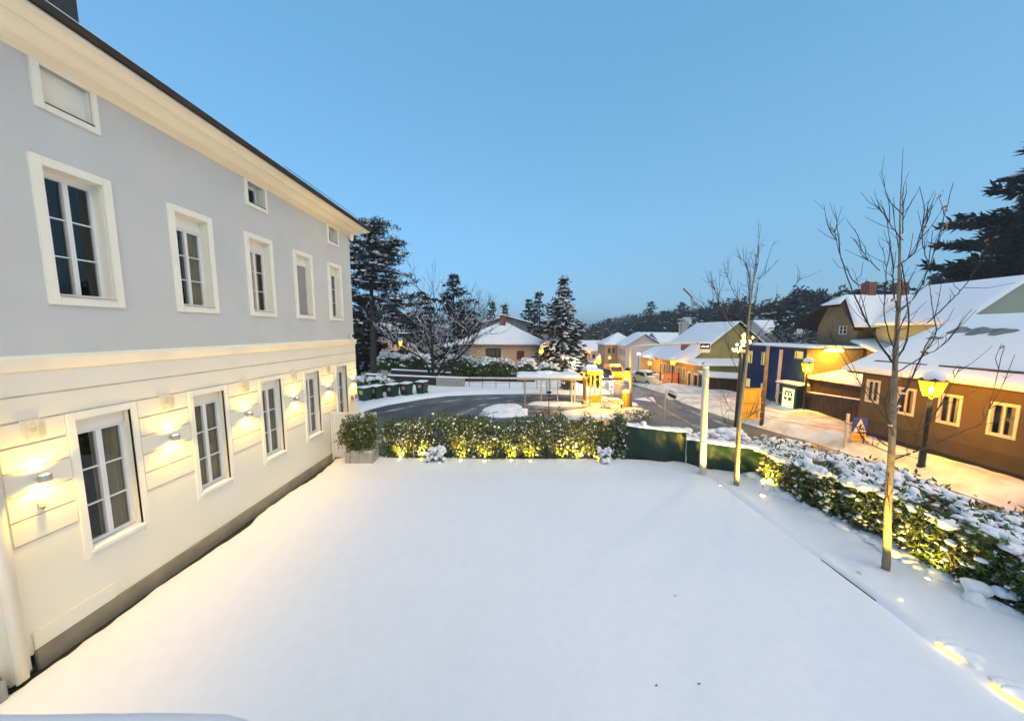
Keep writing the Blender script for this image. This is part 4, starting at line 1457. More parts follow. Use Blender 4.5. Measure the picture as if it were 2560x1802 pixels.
MB().tube([(16.02, 11.9, 3.62), (16.02, 13.6, 3.62)], .05, 8).build('snow_guard', 'dark_wood', rfo)
for (y, x, a, b) in ((12.9, 18.5, .30, .16), (12.3, 18.45, .34, .18), (11.75, 18.42, .30, .15), (13.2, 17.9, .25, .05)):
    pts = []
    for k in range(14):
        th = k / 14 * 6.283
        rr = 1 + .25 * math.sin(th * 3 + y)
        xx = x + b * 1.6 * math.cos(th) * rr
        pts.append((xx, y + a * math.sin(th) * rr, 3.13 + (xx - 15.42) * .535 + .205))
    MB().prism(pts, (0, 0, .012)).build('bare_roof_patch', 'bare_roof', rfo)

# --- house with the green gable behind it
gh = thing('gabled_house', 'snow-roofed house with a plain green gable at far right', 'house', (24.2, 16, 0))
g = MB()
g.poly([(21.5, 15, 3.0), (27.2, 15, 3.0), (27.2, 15, 5.45), (24.2, 15, 7.50), (21.5, 15, 5.55)])
g.build('gable_wall', 'gable_green', gh)
house_box(gh, 21.6, 27.0, 15.02, 18.5, 0, 5.3, 'gable_green', 'side_wall', 'wne')
rf = MB()
rf.poly([(21.2, 14.8, 5.32), (24.2, 14.8, 7.55), (24.2, 18.6, 7.55), (21.2, 18.6, 5.32)])
rf.poly([(27.4, 14.8, 5.35), (24.2, 14.8, 7.55), (24.2, 18.6, 7.55), (27.4, 18.6, 5.35)])
rfo = rf.build('roof', 'dark_wood', gh)
snow_slab('roof_snow', (21.1, 14.72, 5.28), (24.2, 14.72, 7.57), (24.2, 18.4, 7.57), (21.1, 18.4, 5.28), .16, rfo, 20, 16, .3, .03)
snow_slab('roof_snow', (27.5, 14.72, 5.32), (24.2, 14.72, 7.57), (24.2, 18.4, 7.57), (27.5, 18.4, 5.32), .16, rfo, 20, 16, .3, .03)

# --- chalet with the half-hipped gable
ch = thing('chalet', 'ochre chalet with a half-hipped snowy roof behind the dark fence', 'house', (22.5, 20, 0))
CW = [(19.55, 20.05, 4.75, 5.55)]
w = wall_holes(MB(), (21.0, 0, 0), Yax, West, 18.95, 21.4, 0, 5.3, CW, .12)
w.poly([(21.0, 18.95, 5.3), (21.0, 21.4, 5.3), (21.0, 20.85, 6.55), (21.0, 19.6, 6.55)])
w.build('gable_wall', 'chalet_render', ch)
house_box(ch, 21.0, 27.5, 18.95, 21.4, 0, 5.3, 'chalet_render', 'side_wall', 'sne')
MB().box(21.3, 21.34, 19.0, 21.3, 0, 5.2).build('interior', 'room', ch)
window(ch, (21.0, 0, 0), Yax, West, 19.55, 20.05, 4.75, 5.55, .02, 2, 3, .05, .05, .03, .05)
rf = MB()
e1, e2 = 18.3, 22.3
rf.poly([(20.05, e1, 5.12), (20.62, 19.75, 6.62), (21.5, 20.2, 7.25), (27.8, 20.2, 7.25), (27.8, e1, 5.15)])
rf.poly([(20.05, e2, 5.12), (20.62, 20.85, 6.62), (21.5, 20.2, 7.25), (27.8, 20.2, 7.25), (27.8, e2, 5.15)])
rf.poly([(20.62, 19.75, 6.62), (20.62, 20.85, 6.62), (21.5, 20.2, 7.25)])
rfo = rf.build('roof', 'dark_wood', ch)
snow_slab('roof_snow', (20.05, e1 - .05, 5.18), (27.8, e1 - .05, 5.2), (27.8, 20.2, 7.29), (21.3, 20.2, 7.25), .15, rfo, 30, 14, .3, .04)
snow_slab('roof_snow', (20.42, e2 + .05, 5.2), (20.42, e2 + .05, 5.2), (27.8, 20.2, 7.29), (21.0, 20.5, 7.2), .12, rfo, 12, 8, .3, .02)
snow_slab('roof_snow', (20.55, 19.7, 6.66), (20.55, 20.9, 6.66), (21.5, 20.25, 7.28), (21.5, 20.15, 7.28), .10, rfo, 8, 8, .3, .02)
for z, y in ((5.0, 18.7), (5.0, 21.6)):
    MB().bbox(20.5, 21.0, y - .06, y + .06, z, z + .12, .01).build('bracket', 'dark_wood', rfo)
for x in (22.6, 24.6):
    MB().bbox(x, x + .5, 20.0, 20.5, 7.0, 8.1, .02).build('chimney', 'red_brick', rfo)
# lower porch roof on its street side
pr_ = MB()
pr_.poly([(20.3, 16.9, 3.55), (23.5, 16.9, 3.9), (23.5, 18.9, 4.6), (20.6, 18.9, 4.3)])
pr_.poly([(20.9, 17.1, 0), (23.5, 17.1, 0), (23.5, 17.1, 3.7), (20.9, 17.1, 3.6)])
pr_.poly([(20.9, 17.1, 0), (20.9, 18.9, 0), (20.9, 18.9, 4.2), (20.9, 17.1, 3.6)])
po = pr_.build('porch', 'chalet_render', ch)
snow_slab('porch_snow', (20.2, 16.8, 3.58), (23.5, 16.8, 3.93), (23.5, 18.85, 4.64), (20.5, 18.85, 4.34), .12, po, 16, 10, .3, .04)

# --- snow-topped board fence with a shed roof behind
fe = thing('board_fence', 'tall dark board fence with snow on its rails beside the brown house', 'fence', (17.2, 16.3, 0))
n_ = 17
for k in range(n_):
    y = 14.35 + k * .205
    tp = 1.58 - .012 * k
    MB().bbox(17.19, 17.22, y, y + .196, -.1, tp, .004).build('board', 'dark_wood', fe)
MB().box(17.22, 17.28, 14.3, 17.85, .3, .38).build('rail', 'dark_wood', fe)
MB().bbox(17.10, 17.20, 14.3, 17.8, .10, .16, .01).build('kerb_rail', 'dark_wood', fe)
snow_slab('snow_cap', (17.15, 14.3, 1.56), (17.15, 17.85, 1.36), (17.30, 17.85, 1.36), (17.30, 14.3, 1.56), .06, fe, 40, 4, .6, .02)
snow_slab('snow_cap', (17.05, 14.3, .17), (17.05, 17.85, .17), (17.19, 17.85, .17), (17.19, 14.3, .17), .05, fe, 40, 4, .8, .02)
sh = thing('shed', 'dark shed with a flat snowy roof behind the board fence', 'shed', (18.6, 16.3, 0))
house_box(sh, 17.7, 20.2, 14.6, 18.0, 0, 2.05, 'dark_wood', 'wall')
MB().box(17.5, 20.3, 14.5, 18.1, 2.05, 2.15).build('roof', 'dark_wood', sh)
snow_slab('roof_snow', (17.42, 14.5, 2.16), (17.42, 18.15, 2.16), (20.3, 18.15, 2.75), (20.3, 14.5, 2.75), .16, sh, 30, 12, .4, .05)

# --- dark blue building
bb = thing('blue_building', 'dark blue flat-roofed building with small lit windows', 'building', (18.8, 20.6, 0))
BL = [(22.25, 22.85, 2.60, 3.50), (21.15, 21.48, 2.58, 3.50), (18.36, 18.95, 3.27, 3.73), (22.27, 22.85, .80, 1.45)]
w = wall_holes(MB(), (17.3, 0, 0), Yax, West, 18.15, 23.4, -.4, 3.85, BL, .08)
w.build('wall', 'blue_render', bb)
house_box(bb, 17.3, 20.6, 18.15, 23.4, -.4, 3.85, 'chalet_render', 'side_wall', 'sne')
for (a, b, c, d) in BL:
    fo = window(bb, (17.3, 0, 0), Yax, West, a, b, c, d, .03, 1, 1, .05, .03, .02, .04, 'cream_paint')
    MB().box(17.46, 17.47, a, b, c, d).build('lit_room', 'lit_window', fo)
MB().bbox(17.18, 20.7, 18.05, 23.5, 3.85, 3.95, .02).build('roof', 'roof_dark', bb)
snow_slab('roof_snow', (17.12, 18.0, 3.95), (17.12, 23.55, 3.95), (20.7, 23.55, 3.95), (20.7, 18.0, 3.95), .12, bb, 40, 14, .5, .03)
MB().box(17.24, 17.295, 19.75, 19.95, .5, 3.75).build('downpipe', 'galv', bb)
for (y0, y1_, z0, z1_) in ((21.0, 21.25, .75, 1.3),):
    MB().bbox(17.27, 17.31, y0, y1_, z0, z1_, .005).build('notice_board', 'cream_paint', bb)
MB().box(17.28, 17.33, 20.1, 23.0, 1.62, 1.68).build('string_moulding', 'blue_render', bb)
# lit poster shelter in front of it
ps = thing('poster_kiosk', 'small kiosk with a glowing greenish poster at the blue building', 'kiosk', (16.9, 18.4, 0))
house_box(ps, 16.75, 17.25, 17.95, 19.0, -.1, 1.68, 'bin_green', 'wall')
MB().box(16.74, 16.77, 18.02, 18.92, .15, 1.52).build('poster_frame', 'bin_green', ps)
MB().box(16.725, 16.738, 18.08, 18.86, .22, 1.46).build('poster', 'lit_poster', ps)
pt = MB()
for (a, b, c, d) in ((18.25, 18.70, 1.22, 1.30), (18.2, 18.3, 1.0, 1.2), (18.4, 18.5, 1.02, 1.18), (18.6, 18.72, 1.0, 1.2), (18.22, 18.45, .72, .92), (18.55, 18.75, .74, .9)):
    pt.box(16.722, 16.725, a, b, c, d)
pt.build('poster_print', 'leaf_yellowish', ps)
MB().bbox(16.55, 17.28, 17.8, 19.15, 1.68, 1.74, .01).build('roof', 'dark_iron', ps)
snow_slab('roof_snow', (16.5, 17.75, 1.74), (16.5, 19.2, 1.74), (17.28, 19.2, 1.74), (17.28, 17.75, 1.74), .14, ps, 20, 8, .4, .02)
house_box(ps, 16.86, 16.92, 19.3, 19.45, -.1, 1.3, 'galv', 'bracket_post')

# --- olive house with the gable, low street wing
ol = thing('olive_house', 'olive house with snowy gable and a low street wing beyond the road', 'house', (20, 33, -1))
OW = [(33.9, 34.4, .0, 1.1), (32.9, 33.4, .0, 1.1), (31.95, 32.4, .0, 1.1), (31.0, 31.4, .0, 1.1), (35.0, 35.5, .0, 1.1), (36.0, 36.4, .0, 1.1)]
OD = [(29.9, 30.35, -1.0, .75), (28.75, 29.45, -1.0, .70)]
w = wall_holes(MB(), (17.4, 0, 0), Yax, West, 28.2, 37.0, -1.7, 1.75, OW + OD, .15)
w.build('street_wall', 'olive_render', ol)
w = wall_holes(MB(), (0, 30.0, 0), (1, 0, 0), South, 17.5, 25.9, 1.4, 2.05, [], .1)
w.poly([(17.5, 30, 2.05), (25.9, 30, 2.05), (21.7, 30, 5.72)])
w.poly([(17.42, 28.2, -1.6), (25.9, 28.2, -1.6), (25.9, 28.2, 1.75), (17.42, 28.2, 1.75)])
w.poly([(25.9, 28.2, -1.6), (25.9, 37, -1.6), (25.9, 37, 2.1), (25.9, 28.2, 1.75)])
w.poly([(17.42, 37, -1.8), (25.9, 37, -1.8), (25.9, 37, 2.1), (17.42, 37, 2.1)])
w.build('gable_wall', 'olive_render', ol)
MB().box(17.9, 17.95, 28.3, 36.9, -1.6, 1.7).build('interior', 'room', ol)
for (a, b, c, d) in OW:
    s = MB()
    for (q0, q1, z0, z1) in ((a - .12, a, c - .1, d + .12), (b, b + .12, c - .1, d + .12), (a, b, d, d + .12)):
        s.bbox(17.36, 17.45, q0, q1, z0, z1, .01)
    s.build('window_surround', 'cream_paint', ol)
    window(ol, (17.4, 0, 0), Yax, West, a, b, c, d, .08, 2, 2, .04, .04, .02, .04, 'cream_paint')
for (a, b, c, d) in OD:
    s = MB()
    s.bbox(17.34, 17.45, a - .13, a, c, d + .05, .01)
    s.bbox(17.34, 17.45, b, b + .13, c, d + .05, .01)
    s.prism([(17.34, a - .13, d), (17.34, b + .13, d), (17.34, b + .05, d + .18), (17.34, (a + b) / 2, d + .27), (17.34, a - .05, d + .18)], (.1, 0, 0))
    s.build('door_surround', 'cream_paint', ol)
    MB().bbox(17.52, 17.58, a, b, c, d, .01).build('door', 'dark_wood', ol)
for (x0, x1, z0, z1) in ((22.6, 23.2, 3.5, 4.0), (22.0, 23.2, 1.95, 3.0)):
    s = MB().bbox(x0, x1, 29.93, 30.02, z0, z1, .01).build('gable_window', 'black', ol)
    MB().bbox(x0 - .05, x1 + .05, 29.90, 29.925, z0 - .08, z0, .01).build('sill', 'olive_render', s)
rf = MB()
rf.poly([(17.1, 29.75, 1.85), (21.7, 29.75, 5.85), (21.7, 36.7, 5.85), (17.1, 38, 1.85)])
rf.poly([(26.4, 29.75, 1.85), (21.7, 29.75, 5.85), (21.7, 36.7, 5.85), (26.4, 38, 1.85)])
rf.poly([(17.1, 38, 1.85), (26.4, 38, 1.85), (21.7, 36.7, 5.85)])
rf.poly([(16.9, 28.0, 1.72), (26.2, 28.0, 1.72), (26.2, 30.0, 2.15), (16.9, 30.0, 2.15)])
rf.poly([(16.9, 28.0, 1.72), (16.9, 37.3, 1.72), (17.5, 37.3, 2.1), (17.5, 28.0, 2.1)])
rfo = rf.build('roof', 'roof_dark', ol)
snow_slab('roof_snow', (17.0, 29.72, 1.85), (17.0, 38, 1.85), (21.7, 36.7, 5.88), (21.7, 29.72, 5.88), .14, rfo, 30, 24, .3, .05)
snow_slab('roof_snow', (26.5, 29.72, 1.85), (26.5, 38, 1.85), (21.7, 36.7, 5.88), (21.7, 29.72, 5.88), .14, rfo, 16, 12, .3, .05)
snow_slab('eaves_snow', (16.8, 27.9, 1.74), (26.2, 27.9, 1.74), (26.2, 29.98, 2.18), (16.8, 29.98, 2.18), .16, rfo, 34, 8, .4, .06)
snow_slab('eaves_snow', (16.8, 28.0, 1.74), (16.8, 37.3, 1.74), (17.5, 37.3, 2.2), (17.5, 28.0, 2.2), .14, rfo, 34, 6, .5, .06)
MB().bbox(18.0, 18.9, 32.6, 33.2, 2.6, 3.5, .01).build('dormer', 'red_brick', rfo)
ck = MB()
for y in (38.3, 39.1):
    ck.bbox(21.0, 21.5, y, y + .4, 3.6, 5.9, .02)
ck.bbox(20.9, 21.6, 38.1, 39.7, 5.9, 6.1, .02)
ck.bbox(20.9, 21.6, 38.1, 39.7, 6.4, 6.55, .02)
ck.build('chimney', 'pale_render', rfo)
# --- annex beyond
an = thing('street_annex', 'low pale street house beyond the olive house', 'house', (18.5, 39.7, -1.5))
AW = [(37.8, 38.3, -.5, .6), (39.2, 39.7, -.5, .6), (40.8, 41.2, -.9, .6)]
wall_holes(MB(), (17.4, 0, 0), Yax, West, 37.05, 42.2, -2.4, 1.5, AW, .12).build('street_wall', 'tan_render', an)
house_box(an, 17.4, 24, 37.05, 42.2, -2.4, 1.5, 'tan_render', 'side_wall', 'sne')
for q, (a, b, c, d) in enumerate(AW):
    fo = window(an, (17.4, 0, 0), Yax, West, a, b, c, d, .05, 2, 1, .05, .05, .02, .04, 'cream_paint')
    MB().box(17.6, 17.62, a, b, c, d).build('room', 'lit_window' if q == 0 else 'room', fo)
rf = MB()
rf.poly([(17.0, 36.95, 1.5), (17.0, 42.3, 1.5), (20.5, 42.3, 3.3), (20.5, 36.95, 3.3)])
rfo = rf.build('roof', 'roof_dark', an)
snow_slab('roof_snow', (16.9, 36.9, 1.52), (16.9, 42.4, 1.52), (20.6, 42.4, 3.35), (20.6, 36.9, 3.35), .14, rfo, 20, 10, .4, .05)
# --- far houses down the street
wh = thing('white_house', 'white house with a row of small windows down the street', 'house', (22, 58, -2.2))
WW = [(56.0, 56.5, .4, 1.6), (57.2, 57.7, .4, 1.6), (58.4, 58.9, .4, 1.6), (56.0, 56.5, -1.9, -.5), (57.2, 57.7, -1.5, -.5), (58.4, 58.9, -1.5, -.5)]
wall_holes(MB(), (20.1, 0, 0), Yax, West, 55.3, 60, -2.6, 2.3, WW, .15).build('street_wall', 'pale_render', wh)
w = MB()
w.poly([(20.1, 55.3, -2.6), (26.5, 55.3, -2.6), (26.5, 55.3, 2.3), (23.3, 55.3, 4.3), (20.1, 55.3, 2.3)])
w.build('gable_wall', 'pale_render', wh)
for (a, b, c, d) in WW:
    MB().bbox(20.22, 20.26, a, b, c, d, .01).build('window', 'black', wh)
rf = MB()
rf.poly([(19.8, 55.0, 2.2), (23.3, 55.0, 4.4), (23.3, 60.4, 4.4), (19.8, 60.4, 2.2)])
rf.poly([(26.8, 55.0, 2.2), (23.3, 55.0, 4.4), (23.3, 60.4, 4.4), (26.8, 60.4, 2.2)])
rfo = rf.build('roof', 'roof_dark', wh)
snow_slab('roof_snow', (19.7, 54.9, 2.2), (19.7, 60.4, 2.2), (23.3, 60.4, 4.44), (23.3, 54.9, 4.44), .15, rfo, 12, 8)
snow_slab('roof_snow', (26.9, 54.9, 2.2), (26.9, 60.4, 2.2), (23.3, 60.4, 4.44), (23.3, 54.9, 4.44), .15, rfo, 12, 8)
th_ = thing('tan_house', 'tan house with a low hipped snowy roof down the street', 'house', (19.5, 63, -2.2))
house_box(th_, 17.8, 24.6, 60.3, 66, -2.6, 2.25, 'tan_render', 'wall')
for x in (18.3, 19.2):
    MB().bbox(x, x + .4, 60.24, 60.32, .6, 1.6, .01).build('window', 'black', th_)
rf = MB()
ap = (21.2, 63.5, 4.6)
cs = [(17.4, 59.9, 2.2), (25.0, 59.9, 2.2), (25.0, 66.4, 2.2), (17.4, 66.4, 2.2)]
for k in range(4):
    rf.poly([cs[k], cs[(k + 1) % 4], ap])
rfo = rf.build('roof', 'roof_dark', th_)
snow_slab('roof_snow', cs[0], cs[1], ap, ap, .14, rfo, 12, 10)
snow_slab('roof_snow', cs[3], cs[0], ap, ap, .14, rfo, 12, 10)


def far_house(label, x0, x1, y0, y1, zb, ze, zt_, m, ridge='x', nwin=3):
    t = thing('far_house', label, 'house', ((x0 + x1) / 2, (y0 + y1) / 2, zb))
    house_box(t, x0, x1, y0, y1, zb - .5, ze, m, 'wall')
    rf = MB()
    xm, ym = (x0 + x1) / 2, (y0 + y1) / 2
    if ridge == 'x':
        A = [(x0 - .3, y0 - .4, ze), (x1 + .3, y0 - .4, ze), (x1 + .3, ym, zt_), (x0 - .3, ym, zt_)]
        B = [(x0 - .3, y1 + .4, ze), (x1 + .3, y1 + .4, ze), (x1 + .3, ym, zt_), (x0 - .3, ym, zt_)]
        rf.poly([(x0, y0, ze), (x0, y1, ze), (x0, ym, zt_)])
        rf.poly([(x1, y0, ze), (x1, y1, ze), (x1, ym, zt_)])
    else:
        A = [(x0 - .4, y0 - .3, ze), (x0 - .4, y1 + .3, ze), (xm, y1 + .3, zt_), (xm, y0 - .3, zt_)]
        B = [(x1 + .4, y0 - .3, ze), (x1 + .4, y1 + .3, ze), (xm, y1 + .3, zt_), (xm, y0 - .3, zt_)]
        rf.poly([(x0, y0, ze), (x1, y0, ze), (xm, y0, zt_)])
        rf.poly([(x0, y1, ze), (x1, y1, ze), (xm, y1, zt_)])
    rf.poly(A)
    rf.poly(B)
    rfo = rf.build('roof', m, t)
    snow_slab('roof_snow', *A, .15, rfo, 10, 6)
    snow_slab('roof_snow', *B, .15, rfo, 10, 6)
    for k in range(nwin):
        x = x0 + (x1 - x0) * (k + .6) / (nwin + .2)
        MB().bbox(x - .3, x + .3, y0 - .05, y0 + .01, ze - 1.7, ze - .7, .01).build('window', 'black', t)
    return t


far_house('low snow-roofed house at the end of the street beside the spruce', 15.5, 21.5, 72, 78, -2.2, .2, 2.6, 'pale_render', 'x')
far_house('long pale flat building behind the snowy street roofs', 30, 46, 72, 80, -1.5, 3.6, 4.6, 'pale_render', 'x', 6)
far_house('grey long house behind the olive house chimneys', 26.5, 34, 56, 62, -1.5, 2.8, 4.6, 'grey_render', 'x', 4)
far_house('small hillside house with snowy roof above the blue building', 36, 41, 44, 49, 1.0, 4.6, 6.6, 'pale_render', 'x', 2)
far_house('dim white house at the foot of the wooded hill', 52, 60, 92, 98, 3.5, 7, 9.2, 'pale_render', 'x', 3)

# ================================================================== HOUSES ON THE LEFT
bu = thing('bungalow', 'peach bungalow under a snowy hipped roof behind the hedge', 'house', (-2, 40, 0))
UW = [(-3.80, -1.91, 1.56, 2.72), (.06, 1.0, 1.36, 2.44)]
wall_holes(MB(), (0, 37.5, 0), (1, 0, 0), South, -7.2, 3.75, -.2, 3.3, UW, .12).build('front_wall', 'peach_render', bu)
house_box(bu, -7.2, 3.75, 37.5, 46, -.2, 3.3, 'peach_render', 'side_wall', 'wne')
MB().box(-7.15, -5.8, 37.42, 37.49, 0, 3.28).build('garage_door', 'grey_render', bu)
fo = window(bu, (0, 37.5, 0), (1, 0, 0), South, *UW[0], .02, 3, 1, .1, .06, .03, .05, 'dark_wood')
MB().box(-3.8, -1.9, 37.8, 37.82, 1.5, 2.75).build('curtain', 'curtain', fo)
MB().box(.06, 1.0, 37.53, 37.57, 1.36, 2.44).build('shutter', 'shutter_red', bu)
MB().bbox(0, 1.06, 37.38, 37.5, 1.28, 1.35, .01).build('sill', 'concrete', bu)
rf = MB()
e0, e1_, e2_, e3 = (-7.95, 36.9, 3.2), (4.1, 36.9, 3.2), (4.1, 46.6, 3.2), (-7.95, 46.6, 3.2)
r0, r1 = (-1.9, 41.2, 6.05), (-1.7, 42.3, 6.05)
rf.poly([e0, e1_, r0])
rf.poly([e1_, e2_, r1, r0])
rf.poly([e3, e2_, r1])
rf.poly([e0, e3, r1, r0])
rf.box(-7.9, 4.05, 36.95, 37.5, 3.1, 3.19)
rfo = rf.build('roof', 'dark_wood', bu)
snow_slab('roof_snow', e0, e1_, r0, r0, .18, rfo, 30, 16, .2, .03)
snow_slab('roof_snow', e1_, e2_, r1, r0, .18, rfo, 12, 10, .2, .03)
snow_slab('roof_snow', e3, e0, r0, r1, .18, rfo, 12, 10, .2, .03)
cko = MB().bbox(-2.2, -1.4, 40.2, 40.9, 5.2, 6.95, .02).build('chimney', 'red_brick', bu)
MB().bbox(-2.3, -1.3, 40.1, 41.0, 6.95, 7.05, .01).build('chimney_cap', 'snow', cko)

bg = thing('grey_gabled_house', 'wide grey-rendered gabled house rising behind the bungalow', 'house', (-1.5, 50, 0))
g = MB()
g.poly([(-9.0, 49, 0), (6.0, 49, 0), (6.0, 49, 5.2), (-1.5, 49, 7.15), (-9.0, 49, 5.2)])
g.build('gable_wall', 'grey_render', bg)
house_box(bg, -9, 6, 49.02, 56, 0, 5.1, 'grey_render', 'side_wall', 'wne')
rf = MB()
rf.poly([(-9.6, 48.5, 5.05), (-1.5, 48.5, 7.2), (-1.5, 56.5, 7.2), (-9.6, 56.5, 5.05)])
rf.poly([(6.6, 48.5, 5.05), (-1.5, 48.5, 7.2), (-1.5, 56.5, 7.2), (6.6, 56.5, 5.05)])
rfo = rf.build('roof', 'roof_dark', bg)
snow_slab('roof_snow', (-9.7, 48.4, 5.06), (-1.5, 48.4, 7.23), (-1.5, 56.5, 7.23), (-9.7, 56.5, 5.06), .14, rfo, 16, 8, .3, .02)
snow_slab('roof_snow', (6.7, 48.4, 5.06), (-1.5, 48.4, 7.23), (-1.5, 56.5, 7.23), (6.7, 56.5, 5.06), .14, rfo, 16, 8, .3, .02)
MB().tube([(-1.3, 50, 7.2), (-1.3, 50, 9.9)], .03, 5).build('antenna', 'galv', rfo)
MB().box(-8.98, -8.2, 48.95, 49.01, 3.2, 5.0).build('brick_panel', 'red_brick', bg)

vh = thing('villa_behind_pine', 'dark old villa with a snowy round dormer behind the pine', 'house', (-20, 47, 0))
house_box(vh, -27, -15.5, 44, 52, 0, 4.3, 'dark_wood', 'wall')
rf = MB()
c4 = [(-27.5, 43.5, 4.3), (-15, 43.5, 4.3), (-15, 52.5, 4.3), (-27.5, 52.5, 4.3)]
rr = [(-24, 47.5, 9.0), (-19.5, 47.5, 9.0)]
rf.poly([c4[0], c4[1], rr[1], rr[0]])
rf.poly([c4[1], c4[2], rr[1]])
rf.poly([c4[3], c4[0], rr[0]])
rf.poly([c4[2], c4[3], rr[0], rr[1]])
rfo = rf.build('roof', 'needle_dark', vh)
snow_slab('roof_snow', (-20.5, 43.4, 4.35), (-15, 43.4, 4.35), (-16.6, 44.8, 5.9), (-19.5, 44.8, 5.9), .15, rfo, 14, 8, .5, .05)
d = MB()
d.prism([(-19.6 + .75 * math.cos(a), 43.6, 4.9 + .95 * math.sin(a)) for a in np.linspace(0, math.pi, 12)], (0, 2.2, 0))
do = d.build('round_dormer', 'pale_render', vh)
rows = [[(-19.6 + q * math.cos(a), y, 4.92 + q * 1.25 * math.sin(a)) for a in np.linspace(0, math.pi, 12)] for y, q in ((43.45, .80), (43.45, .95), (45.5, .95))]
strip('dormer_snow', rows, 'snow', do)
MB().bbox(-18.2, -17.3, 44.3, 45.2, 5.3, 7.2, .02).build('chimney', 'red_brick', rfo)
MB().bbox(-20.1, -19.1, 43.5, 43.59, 4.95, 5.7, .01).build('dormer_window', 'black', do)

# ================================================================== STREET FURNITURE
ORANGE = (1.0, 0.56, 0.012)


def lantern_post(label, h=3.1, e=180, group='old-style street lanterns', col=ORANGE, w=.225, snow=True):
    """cast post with a four-sided glass lantern; local origin at the base"""
    t = thing('street_lantern', label, 'street lamp', (0, 0, 0), group)
    zb = h - .78
    p = MB()
    p.lathe([(.11, -.1), (.11, .25), (.085, .30), (.085, .7), (.06, .8), (.055, zb - .55), (.075, zb - .5), (.075, zb - .30), (.05, zb - .26), (.045, zb - .08), (.03, zb)], 0, 0, 14)
    for s in (-1, 1):
        p.tube([(0, 0, zb - .06), (s * w * .42, 0, zb - .02), (s * w * .55, 0, zb + .05)], .014, 6)
        p.tube([(0, 0, zb - .06), (0, s * w * .42, zb - .02), (0, s * w * .55, zb + .05)], .014, 6)
    p.build('post', 'dark_iron', t, True)
    f = MB()
    b0, b1, z0, z1 = w * .56, w * 1.0, zb + .03, zb + .58
    for sx, sy in ((1, 1), (1, -1), (-1, 1), (-1, -1)):
        f.tube([(sx * b0, sy * b0, z0), (sx * b1, sy * b1, z1)], .012, 4)
    for (q, z) in ((b0, z0), (b1, z1)):
        for s in (-1, 1):
            f.box(-q, q, s * q - .012, s * q + .012, z - .012, z + .012)
            f.box(s * q - .012, s * q + .012, -q, q, z - .012, z + .012)
    f.build('lantern_frame', 'dark_iron', t)
    for k in range(4):
        c, s = math.cos(k * math.pi / 2), math.sin(k * math.pi / 2)
        rot = lambda x, y, z: (x * c - y * s, x * s + y * c, z)
        MB().prism([rot(b0 - .004, -b0, z0), rot(b0 - .004, b0, z0), rot(b1 - .004, b1, z1), rot(b1 - .004, -b1, z1)], rot(.004, 0, 0)).build('glass_pane', 'lantern_glass', t)
    MB().lathe([(.03, z0 + .08), (.055, z0 + .16), (.055, z0 + .30), (.03, z0 + .36)], 0, 0, 10).build('lamp', 'lantern_core', t, True)
    roof = MB()
    q = b1 * 1.12
    roof.add([(-q, -q, z1 + .01), (q, -q, z1 + .01), (q, q, z1 + .01), (-q, q, z1 + .01), (-.1, -.1, z1 + .20), (.1, -.1, z1 + .20), (.1, .1, z1 + .20), (-.1, .1, z1 + .20)],
             [(0, 1, 5, 4), (1, 2, 6, 5), (2, 3, 7, 6), (3, 0, 4, 7), (4, 5, 6, 7), (3, 2, 1, 0)])
    roof.lathe([(.07, z1 + .2), (.05, z1 + .26), (.05, z1 + .34)], 0, 0, 10)
    roof.build('lantern_roof', 'dark_iron', t)
    if snow:
        V, F = lumps([(0, 0, z1 + .11)], [b1 * 1.30], .80, 3, .08, 3)
        V[:, 2] = np.maximum(V[:, 2], z1 + .005)
        np_mesh('snow_cap', V, F, 'snow', t, True)
    lamp('light', 'POINT', (0, 0, z0 + .22), e, col, t, .10)
    return t


m = glassmat('lantern_glass', (1, .78, .25), .2, .2)
nt = m.node_tree
em = nt.nodes.new('ShaderNodeEmission')
em.inputs['Color'].default_value = (1.0, .52, .03, 1)
em.inputs['Strength'].default_value = 0.75
adn = nt.nodes.new('ShaderNodeAddShader')
o_ = [n for n in nt.nodes if n.type == 'OUTPUT_MATERIAL'][0]
src = o_.inputs['Surface'].links[0].from_socket
nt.links.new(src, adn.inputs[0])
nt.links.new(em.outputs[0], adn.inputs[1])
nt.links.new(adn.outputs[0], o_.inputs['Surface'])

L0 = lantern_post('big glowing street lantern in front of the brown house', 3.45, 800)
L0.location = (14.27, 10.4, 0)
LP = [((14.3, 4.2, 0), 1.0, 'street lantern farther along the pavement of the brown house'),
      ((17.0, 17.7, 0), .95, 'glowing street lantern at the end of the board fence'),
      ((-14.25, 37.0, 0), 1.12, 'yellow street lantern behind the wheelie bins by the pine'),
      ((2.75, 33.0, 0), .90, 'street lantern at the right corner of the bungalow'),
      ((7.5, 27.4, -.2), .80, 'street lantern on the left kerb beyond the orange booth'),
      ((15.9, 30.6, -.75), .85, 'street lantern in front of the olive street wing'),
      ((16.3, 36.8, -1.35), .80, 'street lantern where the olive house meets the annex')]
L1 = None
for loc, sc, lb in LP:
    if loc[1] < 20 and loc[0] > 0:
        dup(L0, loc, .3, lb, None, sc)
    elif L1 is None:
        L1 = lantern_post(lb, 3.45, 190)
        L1.location, L1.rotation_euler, L1.scale = loc, (0, 0, .3), (sc, sc, sc)
    else:
        dup(L1, loc, .3, lb, None, sc)
for k, (x, y) in enumerate([(16.5, 90), (19.6, 86), (18.3, 79), (17.0, 70), (12.0, 46), (16.0, 58), (16.9, 54.5)]):
    dup(L1, (x, y, float(T(x, y))), .3, ('leftmost', 'second', 'third', 'fourth', 'fifth', 'sixth', 'rightmost')[k] + ' of the tiny yellow street lights far down the street', 'far street lights', .78)

